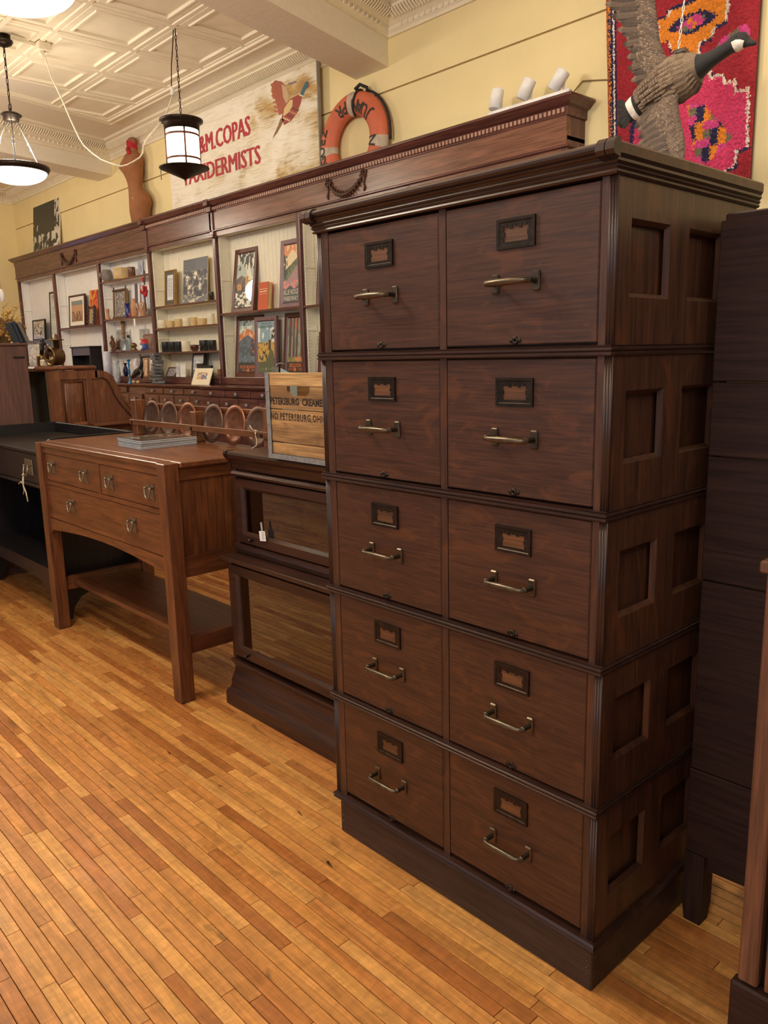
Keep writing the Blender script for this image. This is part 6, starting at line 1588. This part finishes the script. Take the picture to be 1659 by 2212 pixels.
    patch('#d8bd84', [(1250, 590), (1310, 500), (1340, 500), (1335, 570), (1280, 650), (1240, 670)], .0012)
    patch('#3f6a78', [(1415, 440), (1440, 380), (1465, 330), (1490, 305), (1505, 330), (1500, 370), (1470, 400), (1445, 460)], .0012)
    patch('#a84038', [(1490, 345), (1505, 345), (1503, 375), (1492, 372)], .0014)
    patch('#e4dcc8', [(1410, 445), (1448, 458), (1444, 470), (1406, 458)], .0014)
    patch('#8a6a4c', [(1250, 700), (1225, 760), (1180, 840), (1130, 900), (1150, 850), (1190, 760), (1215, 690)], .0009)
    for i in range(16):
        x = 1240 + (i % 4) * 30 + (i // 4) * 18; y = 690 - (i % 4) * 34 + (i // 4) * 8
        patch(('#e6d09a', '#7a3c34', '#c99a6a', '#5e3a34')[i % 4], [(x, y), (x + 10, y - 16), (x + 18, y - 6), (x + 8, y + 12)], .0016)
    for i in range(7): patch('#b8654c', [(1118 + i * 6, 330 + i * 46), (1160 + i * 9, 352 + i * 44), (1158 + i * 9, 368 + i * 44), (1112 + i * 6, 350 + i * 46)], .0015)
    patch('#8f7a74', [(1290, 330), (1330, 318), (1375, 306), (1385, 318), (1330, 345), (1300, 352)], .0009)
    obj('painted_pheasant', bird, colattr('faded_sign_colours', .7), t, local=True)
    obj('edge_batten', MB().box(w / 2, w / 2 + .012, -.004, .02, 0, h), plain('grey_wood_edge', '#8d877c', .8), t, local=True)
sign()

# life ring
def life_ring():
    Y = 2.546
    L = on(1, Y, 692.5, 300).x; Rr = on(1, Y, 834, 290).x; top = on(1, Y + .03, 778, 194).z
    Ro = (Rr - L) / 2; cx = (L + Rr) / 2; r = Ro * .235; Rm = Ro - r
    Ro_z = (top - ZT - .001) / 2; sz = Ro_z / Ro; FL = .58
    t = thing('life_ring', 'faded orange life ring with black lettering leaning on the wall above the shelving', 'life ring', (cx, Y, ZT), rot=(-.04, 0, 0))
    mb = MB(); n, m_ = 56, 18
    vs = [((Rm + r * cos(f)) * cos(th), FL * r * sin(f), (Rm + r * cos(f)) * sin(th) * sz + Ro_z) for th in [2 * pi * i / n for i in range(n)] for f in [2 * pi * j / m_ for j in range(m_)]]
    fs = [(i * m_ + j, i * m_ + (j + 1) % m_, ((i + 1) % n) * m_ + (j + 1) % m_, ((i + 1) % n) * m_ + j) for i in range(n) for j in range(m_)]
    mb.add(vs, fs, True)
    obj('ring', mb, plain('faded_orange_canvas', '#cc6a4a', .6, 0, .12, 9, .1), t, local=True)
    M_BAND = plain('grimy_canvas', '#bfae98', .8, 0, .2, 30)
    for th0 in (1.52, 3.22, -.16):
        k = []
        for th in (th0 - .12, th0 - .04, th0 + .04, th0 + .12):
            k.append([Vector(((Rm + (r + .002) * cos(f)) * cos(th), FL * (r + .002) * sin(f), (Rm + (r + .002) * cos(f)) * sin(th) * sz + Ro_z)) for f in [2 * pi * j / m_ for j in range(m_)]])
        obj('canvas_band', MB().loft(k, cap=False), M_BAND, t, local=True)
    rope = MB()
    rope.tube([((Rm + 1.0 * (r + .01)) * cos(th), .02, (Rm + (r + .012)) * sin(th) * sz + Ro_z) for th in [1.25 - i * .17 for i in range(9)]], .009, 7)
    rope.tube([((Rm + (r + .008) * cos(f)) * cos(1.36), -FL * (r + .008) * sin(f), (Rm + (r + .008) * cos(f)) * sin(1.36) * sz + Ro_z) for f in [pi * j / 10 for j in range(-2, 10)]], .008, 7)
    rope.tube([(.05, -.03, 2 * Ro_z + .0), (.09, -.02, 2 * Ro_z + .025), (.14, .0, 2 * Ro_z + .0), (.12, .02, 2 * Ro_z - .03)], .012, 7)
    obj('grab_rope', rope, plain('tarred_rope', '#2c2926', .85, 0, .3, 60), t, local=True)
    ink = plain('faded_black_paint', '#33302c', .7)
    def arc_text(txt, th0, dth, size, inward):
        for i, ch in enumerate(txt):
            if ch == ' ': continue
            th = th0 - dth * i if inward is False else th0 + dth * i
            f = -1.05
            rad = Rm - r * .22 if inward else Rm + r * .36
            ang = th - pi / 2 if not inward else th + pi / 2
            o = lettering(t, ch, size, Matrix.Identity(4), ink, bold=.0015, name='letter')
            bm = bmesh.new(); bm.from_mesh(o.data); bmesh.ops.triangulate(bm, faces=bm.faces[:])
            bmesh.ops.subdivide_edges(bm, edges=bm.edges[:], cuts=3, use_grid_fill=True); bm.to_mesh(o.data); bm.free()
            for v in o.data.vertices:
                px_, pz = v.co.x * .85, v.co.y
                if inward: rr_ = rad - pz; tt = th + px_ / rad
                else: rr_ = rad + pz; tt = th - px_ / rad
                d = max(-1, min(1, (rr_ - Rm) / r)); yy = -FL * r * sqrt(max(0, 1 - d * d)) - .004
                v.co = Vector((rr_ * cos(tt), yy, rr_ * sin(tt) * sz + Ro_z))
    # the port, read with the tops of its letters towards the middle
    arc_text('SAN', -.95, .40, .12, True)
    arc_text('JUAN PR', .63, .225, .12, True)
    arc_text('MAYAGUEZ', 4.28, .22, .12, False)
    return t
life_ring()

# wire that runs from the track light to the right along the wall
wz = on(1, 2.6, 1256, 174)
tag(obj('lamp_wire', MB().tube([(on(1, 2.44, 1230, 196).x, 2.46, ZTOP + .012), (wz.x - .05, 2.56, wz.z - .08), (wz.x, 2.612, wz.z), on(1, 2.614, 1290, 173), on(1, 2.614, 1326, 172)], .004, 6), plain('tan_wire', '#8f7648', .7)), 'thin tan wire running along the yellow wall towards the rug', 'wire')

# ---------------------------------------------------------------- rug on the wall
def rug():
    Y = 2.585
    R4 = lambda x, y: on(1, Y, 1280 + x * .22846, y * .22846)
    zb = 1.95; ztop = 3.30
    xl_t, xr_t = on(1, Y, 1318, 0).x, on(1, Y, 1643, 0).x; zt0 = on(1, Y, 1643, 0).z
    xl_b, xr_b = on(1, Y, 1324, 330).x, on(1, Y, 1620, 388).x
    cx = (xl_t + xr_t) / 2
    t = thing('wall_rug', 'red and pink shaggy rug with orange stepped medallions hanging on the wall', 'rug', (cx, Y, zb))
    P2 = lambda pts: [(R4(*p).x, R4(*p).z) for p in pts]
    med = P2([(640, 200), (720, 180), (760, 100), (830, 80), (900, 50), (1010, 10), (1010, -200), (1270, -200), (1275, 100), (1260, 200), (1150, 260), (1120, 360), (1010, 410), (990, 570), (920, 560), (910, 450), (830, 490), (760, 470), (750, 385), (650, 410), (640, 320)])
    med_o = P2([(628, 170), (700, 150), (740, 80), (880, 20), (960, -20), (960, -260), (1300, -260), (1300, 110), (1285, 240), (1170, 285), (1140, 385), (1040, 430), (1020, 600), (900, 600), (895, 480), (830, 515), (740, 500), (725, 405), (628, 430)])
    inner = P2([(715, 280), (800, 200), (900, 150), (1040, 90), (1190, 140), (1150, 200), (1060, 250), (960, 320), (880, 330), (830, 310), (770, 310)])
    core = P2([(790, 270), (900, 190), (990, 130), (1080, 150), (1060, 210), (1000, 250), (930, 300), (840, 290)])
    pink = P2([(400, 1250), (560, 900), (1040, 690), (1110, 690), (1120, 760), (1230, 720), (1240, 800), (1340, 780), (1350, 890), (1470, 850), (1460, 1390), (1350, 1430), (1350, 1560), (1250, 1620), (1240, 1800), (400, 1800)])
    pink_o = P2([(360, 1220), (520, 860), (1030, 660), (1130, 660), (1150, 720), (1250, 690), (1270, 770), (1370, 750), (1380, 860), (1495, 820), (1490, 1410), (1385, 1455), (1385, 1585), (1280, 1640), (1280, 1830), (360, 1830)])
    dia = P2([(900, 1000), (1050, 980), (1340, 1300), (1100, 1540), (1000, 1540), (940, 1300)])
    dia_i = P2([(960, 1200), (1200, 1300), (1020, 1480)])
    rnd = random.Random(13)
    NX, NZ = 150, 250; mb = MB(); mb.col = []
    pal = {k: tuple(lin(v)) for k, v in dict(red='#a5222e', pink='#d33a66', org='#e98a24', navy='#241f48', wht='#e8d8c4', grn='#7a7258', mag='#d8468a').items()}
    def colr(u, x, z):
        j1, j2 = rnd.uniform(-.006, .006), rnd.uniform(-.006, .006); x += j1; z += j2; q = (x, z)
        if u < .028: return 'org' if rnd.random() < .45 else 'navy'
        if u < .055: return 'wht' if .042 < u and rnd.random() < .8 else 'navy'
        if u < .07: return 'navy'
        if ins_poly(q, core): return ('mag', 'grn', 'mag', 'org', 'mag')[int((x * 40) // 1 + (z * 40) // 1) % 5]
        if ins_poly(q, inner): return 'navy'
        if ins_poly(q, med): return 'org'
        if ins_poly(q, med_o): return 'wht' if ins_poly((x + .012 * (1 if x < -.3 else -1), z), med) else 'navy'
        if ins_poly(q, dia):
            return ('org', 'grn', 'navy', 'mag', 'navy', 'org', 'mag')[int((x * 26) // 1 * 3 + (z * 26) // 1 * 2) % 7]
        if ins_poly(q, pink): return 'pink'
        if ins_poly(q, pink_o): return 'wht' if ins_poly((x - .012, z), pink) or ins_poly((x - .012, z - .012), pink) else 'navy'
        # small flower motif behind the bird's head
        a_ = R4(1330, 400); 
        if abs(x - a_.x) < .11 and abs(z - a_.z) < .055 and (abs(x - a_.x) - .03) ** 2 + (z - a_.z + (x - a_.x) * -.3) ** 2 < .0022: return ('mag', 'grn', 'grn', 'mag')[int(x * 45) % 4]
        return 'red'
    def X(u, v):
        z = ztop + (zb - ztop) * v; f = (zt0 - z) / (zt0 - on(1, Y, 1620, 388).z)
        return (xl_t + (xl_b - xl_t) * f) * (1 - u) + (xr_t + (xr_b - xr_t) * f) * u
    vs = []
    for j in range(NZ + 1):
        for i in range(NX + 1):
            u, v = i / NX, j / NZ; z = ztop + (zb - ztop) * v
            e = 0 if (i in (0, NX) or j in (0, NZ)) else 1
            vs.append((X(u, v) + rnd.uniform(-.002, .002) * e, Y - e * (.006 + rnd.uniform(0, .010)), z + rnd.uniform(-.002, .002) * e))
    mb.v = [Vector(v) for v in vs]
    for j in range(NZ):
        for i in range(NX):
            a = j * (NX + 1) + i; u, v = (i + .5) / NX, (j + .5) / NZ; z = ztop + (zb - ztop) * v
            c = pal[colr(u, X(u, v), z)]; k = rnd.uniform(.72, 1.12)
            mb.f.append((a, a + NX + 1, a + NX + 2, a + 1)); mb.mi.append(0); mb.smooth.append(True); mb.col.append(tuple(min(1, q * k) for q in c))
    obj('wool_pile', mb, colattr('wool_pile', .95, sheen=.25), t, fixn=False)
    obj('backing', MB().prism([(xl_t + (xl_b - xl_t) * 2, zb), (X(1, 1), zb), (X(1, 0), ztop), (X(0, 0), ztop)], 'Y', Y + .0005, Y + .012), plain('rug_backing', '#5a2a2e', .9), t)
    fr = MB(); 
    for j in range(170):
        v = j / 170; z = ztop + (zb - ztop) * v; x = X(0, v)
        fr.tube([(x + .004, Y - .004, z), (x - .004, Y - .008, z - .003), (x - .002, Y - .002, z - .008)], .0035, 4)
    obj('overcast_edge', fr, plain('orange_yarn', '#c8662c', .9, 0, .6, 90), t, kind='stuff')
rug()

# ---------------------------------------------------------------- stuffed goose hung on a chain
def goose():
    Y = 2.12
    G = lambda x, y, d=0.0: on(1, Y + d, 1280 + x * .22846, y * .22846)
    ppm = (G(1000, 500) - G(0, 500)).x / 1000.0       # metres for one step of the outline
    c = G(720, 780)
    t = thing('mounted_goose', 'stuffed brown goose with black neck and spread wings hanging before the rug', 'goose', (c.x, Y, G(720, 980).z))
    spine = [(250, 1190, 40, 0, 22, 'k'), (300, 1120, 70, 0, 30, 'k'), (345, 1070, 88, 0, 45, 'k'), (362, 1052, 96, 0, 60, 'w'), (400, 1020, 104, 0, 74, 'w'), (420, 1005, 104, 0, 80, 'k'), (500, 945, 112, 0, 95, 'k'), (530, 920, 122, 0, 105, 'b'), (640, 845, 150, 0, 130, 'b'), (740, 780, 172, 0, 150, 'b'), (840, 730, 182, 0, 160, 'p'), (930, 690, 165, 0, 150, 'p'), (985, 650, 128, 0, 122, 'p'), (1015, 628, 96, 0, 95, 'k'), (1060, 600, 74, 0, 74, 'k'), (1140, 548, 60, 0, 60, 'k'), (1230, 490, 54, 0, 54, 'k'), (1300, 442, 54, 0, 54, 'k'), (1340, 415, 64, 0, 58, 'k'), (1385, 392, 70, 0, 60, 'k'), (1425, 388, 62, 0, 52, 'k'), (1455, 396, 44, 0, 40, 'k'), (1478, 402, 30, 0, 30, 'g'), (1520, 408, 20, 0, 22, 'g'), (1550, 412, 8, 0, 10, 'g')]
    n = 20; secs = []; pts = [G(s[0], s[1], -.0 if s[0] < 1000 else -.02) for s in spine]
    for i, s in enumerate(spine):
        d = (pts[min(i + 1, len(pts) - 1)] - pts[max(i - 1, 0)]); d.y = 0; d.normalize(); up = Vector((-d.z, 0, d.x))
        ra, rb = s[2] * ppm, s[4] * ppm
        secs.append([pts[i] + up * (ra * cos(th)) + Vector((0, -1, 0)) * (rb * sin(th)) for th in [2 * pi * k / n for k in range(n)]])
    mb = MB().loft(secs); mb.col = []
    colr = dict(k='#1b1817', w='#e9e2d4', b='#5a4737', p='#715d49', g='#2a2624'); rnd = random.Random(17)
    for fi, f in enumerate(mb.f):
        i = min(fi // n, len(spine) - 2); k = fi % n; th = 2 * pi * (k + .5) / n; code = spine[i][5]
        if code == 'k' and 1320 < spine[i][0] < 1430 and (cos(th) < -.05) and sin(th) > -.6: code = 'w'
        if code == 'w' and spine[i][0] < 500 and cos(th) > .75: code = 'k'
        cc = lin(colr[code]); q = rnd.uniform(.85, 1.12); mb.col.append(tuple(x * q for x in cc))
    M_FE = colattr('goose_feathers', .8, .35, 90, sheen=.1)
    obj('body', mb, M_FE, t)
    for dy in (-1, 1):
        e = G(1408, 372); obj('eye', MB().lathe((e.x, e.y - .02 + dy * 54 * ppm, e.z), [(.001, -.005), (.005, 0), (.001, .005)], 8), M_BLACK, t)
    def feather(fm, a, b, w, cb, ct, lift, camber=.0):
        a, b = Vector(a), Vector(b); d = b - a; L = d.length; d.normalize(); s = Vector((d.z, 0, -d.x)); nrm = Vector((0, -1, 0))
        prof = [(0, .35), (.25, .8), (.55, 1), (.8, .85), (.94, .5), (1, .08)]; vs = []
        for q, ww in prof:
            p = a.lerp(b, q) + nrm * (lift * (1 - q * .3) + camber * sin(q * pi))
            vs += [p - s * w * ww - nrm * .0015, p + nrm * .0015, p + s * w * ww - nrm * .0015]
        for i in range(len(prof) - 1):
            fm.cc = tuple(lin(cb if prof[i][0] < .75 else ct)); k = i * 3
            fm.add([vs[k], vs[k + 1], vs[k + 4], vs[k + 3]], [(0, 1, 2, 3)]); fm.add([vs[k + 1], vs[k + 2], vs[k + 5], vs[k + 4]], [(0, 1, 2, 3)])
    def scales(fm, outline, du, dv, length, w, dirv, lift, rows_from, pale=True):
        """overlapping short feathers over a strip: outline gives (lead point, trail point) pairs along the wing"""
        for i in range(rows_from, -1, -1):
            pass
    def wing(name, lead, trail, tipdir, body_side):
        """lead/trail: matching outlines from shoulder to tip in the outline's own steps"""
        N = len(lead); secs = []
        for i in range(N):
            A, B = G(*lead[i]), G(*trail[i]); f = i / (N - 1); th = .032 * (1 - .7 * f); M_ = A.lerp(B, .55); dy = Vector((0, body_side * (.02 + .10 * f), 0))
            prof = [(0, .15), (.12, .8), (.35, 1), (.7, .6), (1, .08)]
            up_ = [A.lerp(M_, q) + Vector((0, -th * h, 0)) + dy for q, h in prof]; dn = [A.lerp(M_, q) + Vector((0, th * h * .5, 0)) + dy for q, h in prof[::-1]]
            secs.append(up_ + dn)
        w = obj(name, MB().loft(secs), plain('wing_base', '#5f4d3e', .85), t)
        def at_(s, q):
            k = min(int(s * (N - 1)), N - 2); f = s * (N - 1) - k; A = G(*lead[k]).lerp(G(*lead[k + 1]), f); B = G(*trail[k]).lerp(G(*trail[k + 1]), f)
            p = A.lerp(B, q); p.y += body_side * (.02 + .10 * s); return p
        # flight feathers: each one a part
        nf = 30
        for i in range(nf):
            s = (i + .3) / nf; a = at_(s, .36); b = at_(s + tipdir[0] * (.5 + .5 * s), 1.04 + .10 * sin(i * 2.1))
            if s > .75: b = at_(1.0, 1.0) + (at_(1.0, 1.0) - at_(.88, .9)) * ((s - .75) * 3.0 + .25) + (at_(1, .6) - at_(1, 1.0)) * ((s - .75) * 3.4)
            a = a + Vector((0, -.024, 0)); b = b + Vector((0, -.010 - .003 * (i % 3), 0)); fm = MB(); fm.col = []; feather(fm, a, b, .0165, ('#4c3e32', '#5a4a3d', '#453830')[i % 3], ('#3c3129', '#6d5c4c')[i % 2], .004 - .002 * (i % 2), .006)
            obj('flight_feather', fm, M_FE, w, fixn=False)
        def front(s_, q):
            hh = [(0, .15), (.12, .8), (.35, 1), (.7, .6), (1, .08), (1.3, .0)]
            for (q0, h0), (q1, h1) in zip(hh[:-1], hh[1:]):
                if q <= q1: break
            return Vector((0, -.032 * (1 - .7 * s_) * (h0 + (h1 - h0) * (q - q0) / (q1 - q0)) - .002, 0))
        cov = MB(); cov.col = []
        for r_ in range(9, -1, -1):
            for j in range(34):
                s = (j + (.5 if r_ % 2 else 0) + rnd.uniform(-.3, .3)) / 34; q = max(0, r_ / 10 * .52 + rnd.uniform(-.02, .02))
                a = at_(s, q); b = at_(min(s + tipdir[0] * .5, 1), min(q + .17, 1.1)); d = (b - a).normalized(); L = (.032 + .050 * q) * rnd.uniform(.8, 1.25)
                q2 = q + .13
                A_, B_ = a + front(s, q), a + d * L + front(s, min(q2, 1.2)) + Vector((0, -.003, 0))
                feather(cov, A_, B_, (.010 + .006 * q) * rnd.uniform(.85, 1.2), rnd.choice(('#5f4c3e', '#4f4034', '#685546')), rnd.choice(('#8a7661', '#75634f', '#5c4b3e')), .003)
        obj('covert_feathers', cov, M_FE, w, kind='stuff', fixn=False)
    wing('wing', [(800, 600), (700, 540), (655, 400), (635, 250), (625, 80), (605, -60), (560, -230), (500, -420)],
         [(470, 860), (400, 700), (395, 560), (350, 400), (290, 210), (215, 60), (160, -90), (120, -300)], (.10,), -.3)
    wing('wing', [(880, 880), (850, 960), (880, 1090), (920, 1200), (960, 1290), (990, 1400), (1005, 1520), (1000, 1620)],
         [(560, 1080), (480, 1190), (540, 1240), (570, 1330), (580, 1430), (620, 1500), (720, 1560), (820, 1640)], (.10,), -1.2)
    # body plumage and tail feathers
    pl = MB(); pl.col = []
    for i in range(7, 13):
        for k in range(30):
            th = 2 * pi * (k + rnd.uniform(0, 1)) / 30
            if sin(th) < -.25: continue
            d = (pts[i - 1] - pts[i]); d.y = 0; d.normalize(); up = Vector((-(-d).z, 0, (-d).x))
            for h in (0, .25, .5, .75):
                c_ = pts[i].lerp(pts[i - 1], h); ra = (spine[i][2] * (1 - h) + spine[i - 1][2] * h) * ppm; rb = (spine[i][4] * (1 - h) + spine[i - 1][4] * h) * ppm
                p = c_ + up * ra * cos(th) + Vector((0, -1, 0)) * rb * sin(th)
                feather(pl, p, p + d * .030, .0085, rnd.choice(('#64503f', '#594737', '#6e5a47')) if i < 10 else rnd.choice(('#7d6852', '#705c48')), '#8f7b66' if rnd.random() < .6 else '#6d5a48', .0015)
    obj('body_plumage', pl, M_FE, t, kind='stuff', fixn=False)
    for i in range(9):
        f = (i - 4) / 4; a = G(350 + f * 20, 1060 + f * 45); b = G(255 + f * 25 + abs(f) * 20, 1090 + f * 130)
        fm = MB(); fm.col = []; feather(fm, a, b, .016, '#1a1716', '#151312', .02 - .003 * abs(f) + .002 * (i % 2)); obj('tail_feather', fm, M_FE, t, fixn=False)
    for i in range(8):
        f = i / 7; a = G(520 + f * 260, 850 - f * 190, -.10); b = G(430 + f * 210, 905 - f * 190, -.115)
    # bracket on the back and the hanging chain
    k = G(840, 520)
    obj('hanging_bracket', MB().box(k.x - 60 * ppm, k.x + 60 * ppm, Y - .03, Y + .03, k.z - 42 * ppm, k.z + 36 * ppm, .012).box(k.x - 20 * ppm, k.x + 66 * ppm, Y - .04, Y - .028, k.z - 8 * ppm, k.z + 30 * ppm, .004), plain('weathered_bracket', '#4f463c', .6, .3, .4, 60), t)
    ch = MB(); a = G(808, 490); top = G(868, 0); d = (top - a).normalized(); end = a + d * ((CEIL - a.z) / d.z - .003)
    chain_links(ch, a, end, int((end - a).length / .022), .0085, .0020)
    obj('chain', ch, plain('zinc_chain', '#d8d4cc', .35, .5), t)
goose()
